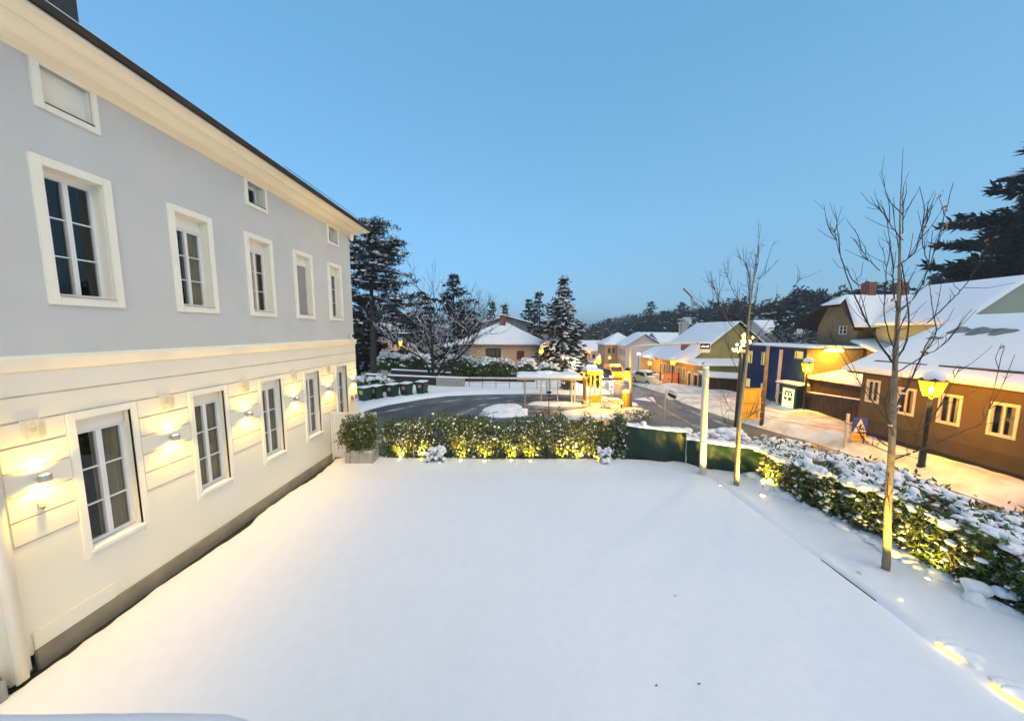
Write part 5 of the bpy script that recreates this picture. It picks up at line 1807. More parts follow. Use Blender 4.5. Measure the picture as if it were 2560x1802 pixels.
# globe lamps glaring down by the spruce
def globe_post(label, h, globes, loc, e):
    t = thing('globe_lamp', label, 'street lamp', loc)
    x, y, z = loc
    p = MB().lathe([(.07, z - .1), (.05, z + .3), (.035, z + h - .2)], x, y, 10)
    for g in globes:
        p.tube([(x, y, z + h - .25), (x + g * .5, y, z + h - .22), (x + g, y, z + h - .12)], .02, 6)
    p.build('post', 'dark_iron', t, True)
    for g in globes:
        V, F = lumps([(x + g, y, z + h)], [.16], 1.0, 2, 0, 1)
        np_mesh('globe', V, F, 'globe_white', t, True)
        lamp('light', 'POINT', (x + g, y - .25, z + h), e, (1, .85, .5), t, .15)
    return t


globe_post('twin globe lamp glaring behind the orange booth', 1.95, (-.2, .2), (6.6, 26.2, -.1), 110)
globe_post('bright white globe lamp under the spruce', 1.9, (0,), (6.4, 33.0, -.4), 150)
globe_post('tall post with a white ball lamp beside the annex', 3.6, (0,), (16.0, 39.5, -1.6), 30)

# overhead orange street lamp
t = thing('overhead_lamp', 'long orange street lamp glowing in front of the chalet', 'street lamp', (18.2, 17.95, 0))
MB().tube([(17.4, 18.1, 3.99), (17.9, 18.0, 4.05), (18.5, 17.95, 4.04)], .03, 8).build('arm', 'galv', t, True)
MB().bbox(18.2, 19.15, 17.82, 18.08, 3.90, 4.05, .05).build('housing', 'galv', t, True)
MB().bbox(18.22, 19.13, 17.80, 18.10, 3.74, 3.90, .05).build('light', 'sodium', t, True)
lamp('beam', 'POINT', (18.65, 17.55, 3.60), 130, (1, .55, .03), t, .15)
snow_slab('snow_cap', (18.2, 17.82, 4.05), (19.15, 17.82, 4.05), (19.15, 18.08, 4.05), (18.2, 18.08, 4.05), .05, t, 10, 4)

# crossing sign
t = thing('crossing_sign', 'blue pedestrian crossing sign with a yellow plate under it', 'traffic sign', (14.0, 12.3, 0))
MB().tube([(13.72, 12.36, -.1), (13.72, 12.36, 1.55)], .05, 10).build('post', 'cream_paint', t)
MB().tube([(14.0, 12.42, -.1), (14.0, 12.42, 1.2)], .03, 8).build('sign_stand', 'galv', t)
sx0, sx1 = 13.85, 14.45
MB().bbox(sx0, sx1, 12.27, 12.29, .80, 1.42, .004).build('blue_panel', 'sign_blue', t)
MB().prism([(sx0 + .04, 12.263, .82), (sx1 - .04, 12.263, .82), ((sx0 + sx1) / 2, 12.263, 1.37)], (0, .006, 0)).build('white_triangle', 'sign_white', t)
fg = MB()
cx_ = (sx0 + sx1) / 2
fg.tube([(cx_, 12.258, 1.12), (cx_ - .01, 12.258, 1.0)], .028, 6)
fg.tube([(cx_ - .01, 12.258, 1.0), (cx_ - .09, 12.258, .86)], .016, 6)
fg.tube([(cx_ - .01, 12.258, 1.0), (cx_ + .07, 12.258, .86)], .016, 6)
fg.tube([(cx_, 12.258, 1.11), (cx_ - .09, 12.258, 1.02)], .012, 6)
fg.tube([(cx_, 12.258, 1.11), (cx_ + .08, 12.258, 1.03)], .012, 6)
fg.lathe([(.001, 1.13), (.028, 1.155), (.001, 1.18)], cx_, 12.258, 8)
fg.build('walking_figure', 'black', t)
MB().bbox(sx0 - .02, sx1 - .02, 12.27, 12.29, .46, .74, .004).build('yellow_plate', 'sign_yellow', t)
ln = MB()
for k, (a, b) in enumerate(((0, .05), (.07, .13), (.15, .19), (.21, .28), (.30, .34), (.36, .42))):
    ln.box(sx0 + .06 + a, sx0 + .06 + b, 12.262, 12.267, .57, .61 + .03 * (k % 2))
ln.build('plate_text', 'banner', t)

# big yellow sign seen from behind, on a tall timber pole
t = thing('direction_sign', 'yellow panel sign on a tall pole behind the slimmer young tree', 'traffic sign', (12.72, 15.4, 0))
MB().tube([(12.72, 15.4, -.1), (12.72, 15.4, 4.2)], [.09, .075], 12).build('pole', 'wood_pole', t, True)
MB().bbox(11.66, 12.56, 15.36, 15.39, 1.30, 2.02, .006).build('upper_panel', 'sign_yellow', t)
MB().bbox(11.66, 12.56, 15.36, 15.39, .82, 1.285, .006).build('middle_panel', 'sign_yellow', t)
MB().bbox(11.66, 12.56, 15.36, 15.39, .46, .805, .006).build('lower_panel', 'sign_yellow', t)
f = MB()
for z in (1.29, .81, .455, 2.03):
    f.tube([(11.64, 15.34, z), (12.72, 15.34, z)], .018, 6)
f.tube([(11.64, 15.34, .455), (11.64, 15.34, 2.03)], .018, 6)
f.tube([(12.40, 15.34, .455), (12.40, 15.34, 2.03)], .018, 6)
f.build('frame', 'sign_yellow', t, True)

# traffic mast with arm and signal box
t = thing('traffic_mast', 'tall bent traffic mast with a signal box hung over the road', 'mast', (7.5, 19.5, 0))
MB().tube([(7.52, 19.5, -.1), (7.46, 19.5, 2.0), (7.40, 19.5, 3.5), (7.45, 19.5, 3.78), (7.65, 19.5, 3.93), (8.1, 19.5, 3.99), (11.7, 19.5, 4.17)],
          [.105, .10, .09, .085, .08, .075, .055], 12).build('mast', 'galv', t, True)
snow_slab('snow_line', (8.0, 19.46, 4.03), (11.5, 19.46, 4.19), (11.5, 19.54, 4.19), (8.0, 19.54, 4.03), .035, t, 20, 4, .5, .01)
MB().bbox(11.66, 12.42, 19.40, 19.62, 3.55, 4.17, .05).build('signal_box', 'white_paint', t)
so = MB().bbox(11.75, 12.36, 19.375, 19.402, 3.79, 4.14, .01).build('screen', 'black', t)
gl_ = MB()
for x in (11.90, 12.16):
    gl_.prism([(x - .08, 19.370, 3.93), (x, 19.370, 3.99), (x + .10, 19.370, 4.0), (x + .09, 19.370, 3.94), (x, 19.370, 3.93)], (0, .004, 0))
gl_.build('lit_symbols', 'globe_white', so)
snow_slab('snow_cap', (11.66, 19.38, 4.17), (12.42, 19.38, 4.17), (12.42, 19.62, 4.17), (11.66, 19.62, 4.17), .06, t, 12, 5, .5, .01)
# orange light box and dark head on the mast side
MB().bbox(7.1, 7.32, 19.40, 19.6, 1.85, 2.35, .03).build('signal_lamp', 'orange_panel', t)
MB().bbox(7.08, 7.34, 19.38, 19.62, 2.36, 2.55, .03).build('signal_hood', 'black', t)

# round mirror on a thin post
t = thing('traffic_mirror', 'snow-plastered round traffic mirror on a thin post', 'mirror', (8.4, 16.5, 0))
MB().tube([(8.27, 16.5, -.1), (8.27, 16.5, 1.72)], .025, 8).build('post', 'galv', t)
d = MB()
d.tube([(8.57, 16.46, 1.45), (8.57, 16.50, 1.45)], .31, 28)
d.tube([(8.27, 16.5, 1.45), (8.5, 16.5, 1.45)], .015, 6)
d.build('disc', 'sign_white', t)
MB().prism([(8.33, 16.45, 1.50), (8.40, 16.45, 1.55), (8.82, 16.45, 1.38), (8.83, 16.45, 1.27), (8.72, 16.45, 1.22), (8.45, 16.45, 1.36)], (0, .012, 0)).build('glass', 'black', t)
V, F = lumps([(8.55, 16.46, 1.72), (8.72, 16.46, 1.62)], [.14, .10], .6, 2, .2, 3)
np_mesh('snow', V, F, 'snow', t, True)

# bus shelter
t = thing('bus_shelter', 'open bus shelter with a thick snowy roof on the traffic island', 'bus shelter', (2.2, 20.4, 0))
p = MB()
for x in (.62, 1.70, 2.80):
    p.tube([(x, 20.0, 0), (x, 20.0, 1.7)], .035, 8)
p.build('post', 'galv', t)
for x in (3.76, 3.95):
    MB().bbox(x - .05, x + .05, 19.95, 20.05, 0, 1.7, .01).build('post', 'cream_paint', t)
p = MB()
for x in (.62, 2.2, 3.85):
    p.tube([(x, 21.2, 0), (x, 21.2, 1.7)], .035, 8)
p.build('rear_post', 'galv', t)
MB().bbox(.05, 4.37, 19.75, 21.5, 1.66, 1.80, .02).build('roof', 'pale_render', t)
snow_slab('roof_snow', (.04, 19.7, 1.80), (4.39, 19.7, 1.80), (4.39, 21.5, 1.80), (.04, 21.5, 1.80), .22, t, 40, 14, .35, .04)
V, F = lumps([(1.7, 20.7, 1.98), (2.2, 20.7, 2.0), (2.6, 20.7, 1.98)], [.45, .5, .42], .45, 3, .15, 5)
np_mesh('snow_hump', V, F, 'snow', t, True)
p = MB()
p.box(.7, 3.7, 21.17, 21.2, .35, 1.5)
p.build('glass_wall', 'clear_glass', t)
MB().bbox(1.0, 3.4, 20.6, 21.0, .38, .44, .01).build('bench', 'wood_pole', t)
t = thing('sign_post', 'thin dark post in front of the bus shelter', 'post', (2.05, 18.4, 0))
p = MB()
p.tube([(2.05, 18.4, -.1), (2.05, 18.4, 2.0)], .025, 8)
p.bbox(1.92, 2.18, 18.37, 18.385, 1.05, 1.22, .004)
p.build('post', 'dark_iron', t)

# orange-lit booth on the island
t = thing('lit_booth', 'open booth frame glowing orange on the traffic island', 'booth', (5.25, 20.1, 0))
for (x, y) in ((4.93, 19.8), (5.55, 19.6), (4.70, 20.7), (5.4, 20.5)):
    MB().bbox(x - .05, x + .05, y - .05, y + .05, 0, 2.1, .01).build('post', 'orange_paint', t)
MB().bbox(4.62, 5.64, 19.52, 20.8, 2.08, 2.32, .03).build('roof', 'orange_paint', t)
MB().bbox(4.98, 5.56, 19.49, 19.52, 2.14, 2.27, .004).build('lit_sign', 'orange_panel', t)
MB().bbox(4.99, 5.50, 19.66, 19.70, .18, .72, .01).build('lower_panel', 'orange_paint', t)
MB().bbox(4.66, 4.72, 19.85, 20.65, .2, 1.75, .01).build('side_panel', 'orange_paint', t)
snow_slab('roof_snow', (4.62, 19.52, 2.32), (5.64, 19.52, 2.32), (5.64, 20.8, 2.32), (4.62, 20.8, 2.32), .08, t, 12, 10)
lamp('light', 'POINT', (5.25, 19.95, 2.0), 260, (1, .52, .01), t, .12)
lamp('front_light', 'POINT', (5.6, 19.2, 2.2), 280, (1, .52, .01), t, .12)

t = thing('litter_bin', 'round litter bin capped with snow, lit orange beside the mast', 'litter bin', (7.15, 19.3, 0))
p = MB()
p.lathe([(.22, 0), (.23, .05), (.24, .95), (.25, .97)], 7.14, 19.3, 20)
p.build('drum', 'orange_paint', t, True)
for k in range(16):
    a = k / 16 * 6.283
    MB().bbox(7.14 + .245 * math.cos(a) - .02, 7.14 + .245 * math.cos(a) + .02, 19.3 + .245 * math.sin(a) - .02, 19.3 + .245 * math.sin(a) + .02, .08, .92, .008).build('slat', 'wood_pole', t)
V, F = lumps([(7.14, 19.3, 1.02)], [.25], .5, 2, .25, 2)
np_mesh('snow_cap', V, F, 'snow', t, True)
lamp_t = thing('flashing_beacon', 'small orange beacon on the kerb next to the litter bin', 'beacon', (6.6, 18.6, .2))
MB().lathe([(.06, .15), (.06, .35), (.03, .40)], 6.6, 18.6, 12).build('base', 'dark_iron', lamp_t)
MB().lathe([(.07, .40), (.08, .47), (.06, .56), (.02, .58)], 6.6, 18.6, 12).build('light', 'beacon', lamp_t, True)
lamp('glow', 'POINT', (6.6, 18.45, .75), 60, (1, .52, .01), lamp_t, .08)
t = thing('concrete_block', 'low concrete block with snow beside the orange booth', 'block', (6.4, 19.6, 0))
MB().bbox(5.95, 6.85, 19.5, 19.8, -.05, .42, .02).build('block', 'concrete', t)
snow_slab('snow_cap', (5.95, 19.5, .42), (6.85, 19.5, .42), (6.85, 19.8, .42), (5.95, 19.8, .42), .08, t, 12, 5, .5, .01)
t, P = leafy('low_shrub', 'snowy little shrub at the foot of the orange booth', 'shrub', [(5.45, 6.0, 18.7, 19.1, .05, .65, 1)], 300, .13, .05, 'leaf', 71, (5.7, 18.9, 0), .5, 6)
r = np.random.default_rng(77)
Q = np.stack([r.uniform(5.45, 6.0, 30), r.uniform(18.6, 19.0, 30), r.uniform(.1, .75, 30)], -1)
add_lumps(t, Q, r.uniform(.05, .11, 30), .8, 2, 9)
t, P = leafy('low_shrub', 'ragged yellow-lit shrub at the near edge of the traffic island', 'shrub', [(5.6, 7.9, 16.5, 17.2, .0, .45, 1)], 700, .13, .05, 'leaf_yellowish', 72, (6.7, 16.8, 0), .3, 14)
Q = P[r.choice(len(P), 60)]
add_lumps(t, Q, r.uniform(.03, .08, 60), .7, 1, 10)


# ------------------------------------------------------------------ wheelie bins
def wheelie_bin(label, lab):
    t = thing('wheelie_bin', label, 'wheelie bin', (0, 0, 0), 'wheelie bins behind the turning loop')
    b = MB()
    w0, d0, w1, d1 = .30, .26, .37, .34
    b.add([(-w0, -d0, .06), (w0, -d0, .06), (w0, d0, .06), (-w0, d0, .06), (-w1, -d1, .86), (w1, -d1, .86), (w1, d1, .86), (-w1, d1, .86)],
          [(3, 2, 1, 0), (0, 1, 5, 4), (1, 2, 6, 5), (2, 3, 7, 6), (3, 0, 4, 7), (4, 5, 6, 7)])
    b.bbox(-w1 - .025, w1 + .025, -d1 - .025, d1 + .02, .84, .90, .01)
    b.build('body', 'bin_green', t)
    ld = MB()
    ld.prism([(-w1 - .03, -d1 - .04, .905), (-w1 - .03, d1 + .02, .905), (-w1 - .03, d1 + .02, .97), (-w1 - .03, -d1 + .05, .955), (-w1 - .03, -d1 - .04, .925)], (2 * w1 + .06, 0, 0))
    lo = ld.build('lid', 'bin_green', t)
    snow_slab('lid_snow', (-w1 - .01, -d1 - .02, .945), (w1 + .01, -d1 - .02, .945), (w1 + .01, d1, .975), (-w1 - .01, d1, .975), .06, lo, 12, 8, .5, .01)
    for s in (-1, 1):
        MB().tube([(s * (w0 + .03), d0 + .02, .09), (s * (w0 - .03), d0 + .02, .09)], .09, 14).build('wheel', 'rubber', t)
    MB().prism([(-.15, -d0 - .052, .50), (.15, -d0 - .052, .50), (.155, -d0 - .073, .78), (-.155, -d0 - .073, .78)], (0, .004, 0)).build('sticker', lab, t)
    pm = MB()
    if lab == 'label_red':
        for k in range(3):
            pm.prism([(-.12 + .03 * k, -d0 - .06, .54 + .07 * k), (.08 + .02 * k, -d0 - .06, .57 + .07 * k), (.08 + .02 * k, -d0 - .0645, .595 + .07 * k), (-.12 + .03 * k, -d0 - .0645, .565 + .07 * k)], (0, -.016, 0))
        pm.build('sticker_print', 'sign_white', t)
    else:
        pm.prism([(-.06, -d0 - .075, .60), (.06, -d0 - .075, .60), (.0, -d0 - .08, .69)], (0, .004, 0))
        pm.build('sticker_print', 'leaf', t)
    return t


wb = wheelie_bin('wheelie bin with yellow sticker half hidden by the villa corner', 'label_yellow')
wb.location, wb.rotation_euler = (-10.5, 20.5, 0.02), (0, 0, R(-22))
dup(wb, (-9.98, 21.1, .02), R(-22), 'wheelie bin with yellow sticker, second from the villa')
wr = wheelie_bin('wheelie bin with red sticker next to the yellow-stickered pair', 'label_red')
wr.location, wr.rotation_euler = (-9.1, 21.75, .02), (0, 0, R(-20))
dup(wr, (-8.25, 22.25, .02), R(-20), 'middle wheelie bin of the three with red stickers')
dup(wr, (-7.3, 23.0, .02), R(-16), 'wheelie bin with red sticker farthest from the villa')
t = thing('small_board', 'small pale notice board on a stick above the wheelie bins', 'sign', (-11.6, 26, 0))
MB().tube([(-11.5, 26, -.1), (-11.5, 26, 1.4)], .025, 6).build('stick', 'dark_iron', t)
MB().bbox(-11.8, -11.2, 25.95, 25.98, 1.0, 1.45, .006).build('board', 'blind', t)


# ------------------------------------------------------------------ cars
def car(name, label, paint, loc, rz, lights=True, headl='headlight'):
    t = thing(name, label, 'car', (0, 0, 0))
    prof = [(-2.0, .35), (-2.05, .62), (-1.95, .82), (-1.0, .92), (-.45, 1.38), (.85, 1.42), (1.55, 1.0), (1.98, .95), (2.05, .6), (2.0, .35)]
    rows = []
    for y, k in ((-.82, 0), (-.80, .03), (-.60, .06), (0, .08), (.60, .06), (.80, .03), (.82, 0)):
        s = 1 if abs(y) < .81 else .985
        rows.append([(x * s, y * (1 if z < 1 else .86), z + (k if z > .9 else 0)) for x, z in prof])
    b = strip('body', rows, paint, t, False)
    sd = MB()
    for s in (-1, 1):
        sd.poly([(x * .985, s * .82 * (1 if z < 1 else .86), z) for x, z in prof])
    sd.build('side_panel', paint, t)
    for s in (-1, 1):
        MB().prism([(-.78, s * .80, 1.0), (-.38, s * .74, 1.34), (.35, s * .74, 1.36), (.35, s * .80, 1.0)], (0, s * .02, 0)).build('side_window', 'black', t)
        MB().prism([(.42, s * .80, 1.0), (.42, s * .74, 1.36), (.80, s * .74, 1.34), (1.35, s * .80, 1.02)], (0, s * .02, 0)).build('side_window', 'black', t)
        for x in (-1.25, 1.25):
            wl_ = MB().tube([(x, s * .70, .32), (x, s * .86, .32)], .32, 18).build('wheel', 'rubber', t)
            MB().tube([(x, s * .855, .32), (x, s * .87, .32)], .18, 12).build('rim', 'steel', wl_)
        MB().bbox(-2.08, -1.98, s * .60 - .16, s * .60 + .16, .60, .76, .03).build('headlight', headl if lights else 'steel', t)
    MB().prism([(-.98, -.62, 1.03), (-.98, .62, 1.03), (-.52, .58, 1.43), (-.52, -.58, 1.43)], (-.03, 0, .02)).build('windscreen', 'black', t)
    MB().bbox(-2.07, -2.03, -.35, .35, .42, .54, .01).build('number_plate', 'sign_white', t)
    if lights:
        for s in (-.55, .55):
            lamp('beam', 'SPOT', (-2.2, s, .68), 260, (1, .95, .8), t, .06, (-1, 0, -.12), 70, .7)
    t.location = loc
    t.rotation_euler = (0, 0, rz)
    return t


zc_ = float(T(12.6, 41)) - .02
car('car', 'car coming up the street with glaring headlights', 'car_dark', (12.6, 42.5, zc_ - .1), R(80))
pk = car('car', 'pale car parked in the snow before the tan annex', 'car_pale', (14.6, 33.4, float(T(14.5, 33.5)) + .05), R(100), False)
V, F = lumps([(14.6, 33.2, float(T(14.5, 33.4)) + 1.5), (14.7, 34.0, float(T(14.5, 33.4)) + 1.5), (14.5, 32.3, float(T(14.5, 33.4)) + 1.05)], [.55, .5, .5], .2, 2, .1, 4)
np_mesh('snow_load', V - np.array(pk.location), F, 'snow', None, True)
so = bpy.data.objects['snow_load']
so.parent = pk
so.matrix_parent_inverse = Matrix.Rotation(-pk.rotation_euler.z, 4, 'Z')
# service van with an orange beacon
t = thing('service_van', 'road service van with orange beacon lights on the street', 'van', (14.6, 45, float(T(14.6, 45))))
z0 = float(T(14.6, 45))
vb = MB()
vb.prism([(13.7, 43, z0 + .35), (13.7, 43, z0 + 1.0), (13.7, 43.5, z0 + 1.25), (13.7, 43.9, z0 + 1.95), (13.7, 47, z0 + 2.0), (13.7, 47, z0 + .35)], (1.8, 0, 0))
vb.build('body', 'orange_paint', t)
MB().prism([(13.85, 43.47, z0 + 1.28), (15.35, 43.47, z0 + 1.28), (15.35, 43.86, z0 + 1.9), (13.85, 43.86, z0 + 1.9)], (0, -.03, .01)).build('windscreen', 'black', t)
for x in (13.78, 15.42):
    for y in (43.7, 46.2):
        MB().tube([(x - .1, y, z0 + .34), (x + .1, y, z0 + .34)], .34, 14).build('wheel', 'rubber', t)
for x in (13.95, 15.25):
    MB().bbox(x - .14, x + .14, 42.95, 43.0, z0 + .68, z0 + .86, .02).build('headlight', 'beacon', t)
MB().bbox(13.9, 15.3, 44.2, 44.5, z0 + 2.0, z0 + 2.18, .03).build('beacon_bar', 'beacon', t)
lamp('glow', 'POINT', (14.6, 42.5, z0 + 1.6), 220, (1, .40, .03), t, .2)
# utility cabinet, banner, shed and hoarding before the olive house
t = thing('utility_cabinet', 'pale utility cabinet between the parked car and the red banner', 'cabinet', (15.0, 32.4, -.8))
MB().bbox(14.7, 15.5, 32.2, 32.6, -1.0, .3, .02).build('cabinet', 'pale_render', t)
MB().bbox(14.95, 15.2, 32.17, 32.21, -.35, .05, .01).build('vent', 'grey_render', t)
snow_slab('snow_cap', (14.7, 32.2, .3), (15.5, 32.2, .3), (15.5, 32.6, .3), (14.7, 32.6, .3), .08, t, 8, 5)
t = thing('banner', 'orange red banner with a white emblem on the street side', 'banner', (16.0, 31.5, -.7))
MB().bbox(15.2, 16.95, 31.48, 31.52, -.5, .52, .006).build('cloth', 'banner', t)
MB().bbox(15.05, 15.15, 31.45, 31.55, -1.0, .7, .01).build('post', 'dark_wood', t)
MB().bbox(17.0, 17.1, 31.45, 31.55, -1.0, .6, .01).build('post', 'dark_wood', t)
em_ = MB()
em_.tube([(15.95 + .28 * math.cos(a), 31.47, -.12 + .3 * math.sin(a)) for a in np.linspace(0, math.pi, 10)], .03, 5)
em_.tube([(15.5, 31.47, -.25), (16.6, 31.47, -.28)], .025, 5)
em_.bbox(15.22, 15.42, 31.46, 31.475, -.05, .42, .004)
em_.build('emblem', 'cream_paint', t)
t = thing('wooden_shed', 'dark timber shed with junk in front of the olive house', 'shed', (18.8, 26.3, -.3))
for k in range(13):
    x = 16.6 + k * .28
    MB().bbox(x, x + .27, 25.9, 25.94, -.6, 1.0 - .02 * k, .006).build('board', 'dark_wood', t)
house_box(t, 16.6, 20.2, 25.95, 27.4, -.6, .95, 'dark_wood', 'wall')
snow_slab('roof_snow', (16.5, 25.8, 1.0), (20.3, 25.8, .8), (20.3, 27.5, 1.1), (16.5, 27.5, 1.3), .1, t, 16, 8)
t = thing('hoarding', 'pinkish hoarding panel right of the dark timber shed', 'hoarding', (19.5, 25.0, -.2))
MB().bbox(18.8, 19.9, 24.95, 25.0, -.3, .85, .01).build('panel', 'peach_render', t)
MB().tube([(18.9, 25.03, -.4), (18.9, 25.03, .9)], .04, 6).build('post', 'wood_pole', t)
MB().tube([(19.8, 25.03, -.4), (19.8, 25.03, .9)], .04, 6).build('post', 'wood_pole', t)

# Christmas decoration on a dark lamp post
t = thing('decorated_post', 'dark post topped with glowing yellow Christmas lights', 'lamp post', (10.6, 14.3, 0))
MB().lathe([(.10, -.1), (.08, .5), (.07, 3.7), (.05, 4.05)], 10.6, 14.3, 12).build('post', 'dark_iron', t, True)
MB().bbox(10.42, 10.78, 14.2, 14.4, 3.9, 4.08, .02).build('bracket', 'dark_iron', t)
r = np.random.default_rng(4)
Q = np.concatenate([np.array((10.6, 14.2, 4.48)) + r.normal(0, 1, (22, 3)) * [.13, .06, .15], np.array((10.32, 14.2, 4.10)) + r.normal(0, 1, (9, 3)) * [.11, .05, .08], [(10.6, 14.2, 4.80), (10.56, 14.2, 4.76)]])
V, F = lumps([(0, 0, 0)], [.05], 1.0, 1, .1, 2)
b0_ = np_mesh('bulb', V, F, 'tree_bulb', None, True)
for k, q in enumerate(Q):
    b_ = b0_ if k == 0 else b0_.copy()
    if k:
        C.objects.link(b_)
    b_.parent = t
    b_.location = Vector(q) - t.location
    b_.scale = (r.uniform(.6, 1.3),) * 3
wr_ = MB()
for k in range(5):
    wr_.tube([Q[k], Q[k + 5], Q[k + 10], Q[k + 15]], .006, 4, False)
wr_.build('wires', 'dark_iron', t)
lamp('glow', 'POINT', (10.75, 13.9, 4.3), 190, (1, .66, .14), t, .2)

# ================================================================== TREES AND SHRUBS
def conifer(label, loc, H, R0, seed, bare=.05, levels=26, per=9, clump=.42, m='needle', snow=.5, power=.85, droop=.25, name='spruce_tree', group=None, jag=.25, nneed=7, lumpS=.16):
    """conifer with whorls of sprayed needles, snow lying on the boughs"""
    r = np.random.default_rng(seed)
    t = thing(name, label, 'tree', loc, group)
    x0, y0, z0 = loc
    MB().tube([(x0, y0, z0 - .3), (x0 + r.normal(0, .05), y0, z0 + H * .5), (x0, y0, z0 + H * .98)], [H * .022, H * .014, .03], 8).build('trunk', 'bark', t, True)
    br = MB()
    P, D, SP, SS, SA = [], [], [], [], []
    for i in range(levels):
        f = i / (levels - 1)
        z = z0 + H * (bare + (1 - bare) * f)
        L = R0 * (1 - f) ** power + .12 * R0 * (1 - f) * r.normal() + .10
        for k in range(max(3, int(per * (1 - .5 * f)))):
            a = r.uniform(0, 6.283)
            l = max(.15, L * r.uniform(1 - jag * 1.6, 1 + jag * .5))
            up_ = r.normal(0, .08) + .35 * f
            pts = []
            ns = max(3, int(l / clump * 1.9))
            for s in np.linspace(.15, 1, ns):
                q = np.array((x0 + math.cos(a) * l * s, y0 + math.sin(a) * l * s, z + l * (up_ * s - droop * s * s) + r.normal(0, .03)))
                pts.append(q)
                d = np.array((math.cos(a), math.sin(a), up_ - droop * s))
                for _ in range(nneed):
                    P.append(q + r.normal(0, clump * .22, 3) * [1, 1, .5])
                    D.append(d * 1.1)
                if r.random() < snow:
                    SP.append(q + [0, 0, clump * .16])
                    SS.append(lumpS * r.uniform(.5, 1.3))
                    SA.append(a)
            if l > .5:
                br.tube([(x0, y0, z), pts[len(pts) // 2], pts[-1]], [.03, .02, .008], 4, False)
    br.build('boughs', 'bark', t)
    V, F = leaves(np.array(P), clump, clump * .34, r, .1, np.array(D), .55)
    c = np_mesh('crown', V, F, m, t)
    c['kind'] = 'stuff'
    if SP:
        V, F = lumps(np.array(SP), np.array(SS), .40, 1, .3, seed)
        nv = len(V) // len(SP)
        ca, sa = np.repeat(np.cos(SA), nv), np.repeat(np.sin(SA), nv)
        ce = np.repeat(np.array(SP), nv, 0)
        dl = (V[:, 0] - ce[:, 0]) * ca + (V[:, 1] - ce[:, 1]) * sa
        V[:, 0] += dl * ca * 1.2
        V[:, 1] += dl * sa * 1.2
        V[:, 2] -= np.clip(dl, 0, 9) * droop * 1.2
        np_mesh('snow', V, F, 'snow', c, True)['kind'] = 'stuff'
    return t


def pine(label, loc, H, seed, boughs, m='needle', snow=.55, pad=.55, group=None, name='pine_tree', nneed=46, nl=.30):
    """pine: tall stem, boughs (height fraction, angle, length) carrying flat needle pads"""
    r = np.random.default_rng(seed)
    t = thing(name, label, 'tree', loc, group)
    x0, y0, z0 = loc
    st = curve([(x0, y0, z0 - .3), (x0 + .15, y0, z0 + H * .35), (x0 + .1, y0, z0 + H * .7), (x0 + .25, y0, z0 + H * .97)], 6)
    MB().tube(st, np.linspace(H * .021, .05, len(st)), 10).build('trunk', 'bark', t, True)
    br = MB()
    P, D, SP, SS = [], [], [], []
    for hf, a, l, rise in boughs:
        b0 = np.array((x0 + .1, y0, z0 + H * hf))
        d = np.array((math.cos(a), math.sin(a), 0))
        mid = b0 + d * l * .5 + [0, 0, l * rise * .35]
        end = b0 + d * l + [0, 0, l * rise]
        c = curve([b0, mid, end], 5)
        br.tube(c, np.linspace(.03 + .02 * l, .015, len(c)), 5, False)
        ncl = max(2, int(l * 2.6))
        for k in range(ncl):
            s = r.uniform(.35, 1.05)
            q = c[min(len(c) - 1, int(s * (len(c) - 1)))] + r.normal(0, 1, 3) * [pad * .55, pad * .55, pad * .22]
            for _ in range(nneed):
                P.append(q + r.normal(0, 1, 3) * [pad * .36, pad * .36, pad * .17])
                D.append(np.array((r.normal(0, .5), r.normal(0, .5), .5)))
            for _ in range(4):
                if r.random() < snow:
                    SP.append(q + r.normal(0, 1, 3) * [pad * .3, pad * .3, 0] + [0, 0, pad * .20])
                    SS.append(pad * r.uniform(.18, .42))
    br.build('boughs', 'bark', t)
    V, F = leaves(np.array(P), nl, nl * .32, r, -.1, np.array(D), .7)
    c = np_mesh('crown', V, F, m, t)
    c['kind'] = 'stuff'
    if SP:
        V, F = lumps(np.array(SP), np.array(SS), .42, 1, .3, seed)
        np_mesh('snow', V, F, 'snow', c, True)['kind'] = 'stuff'
    return t


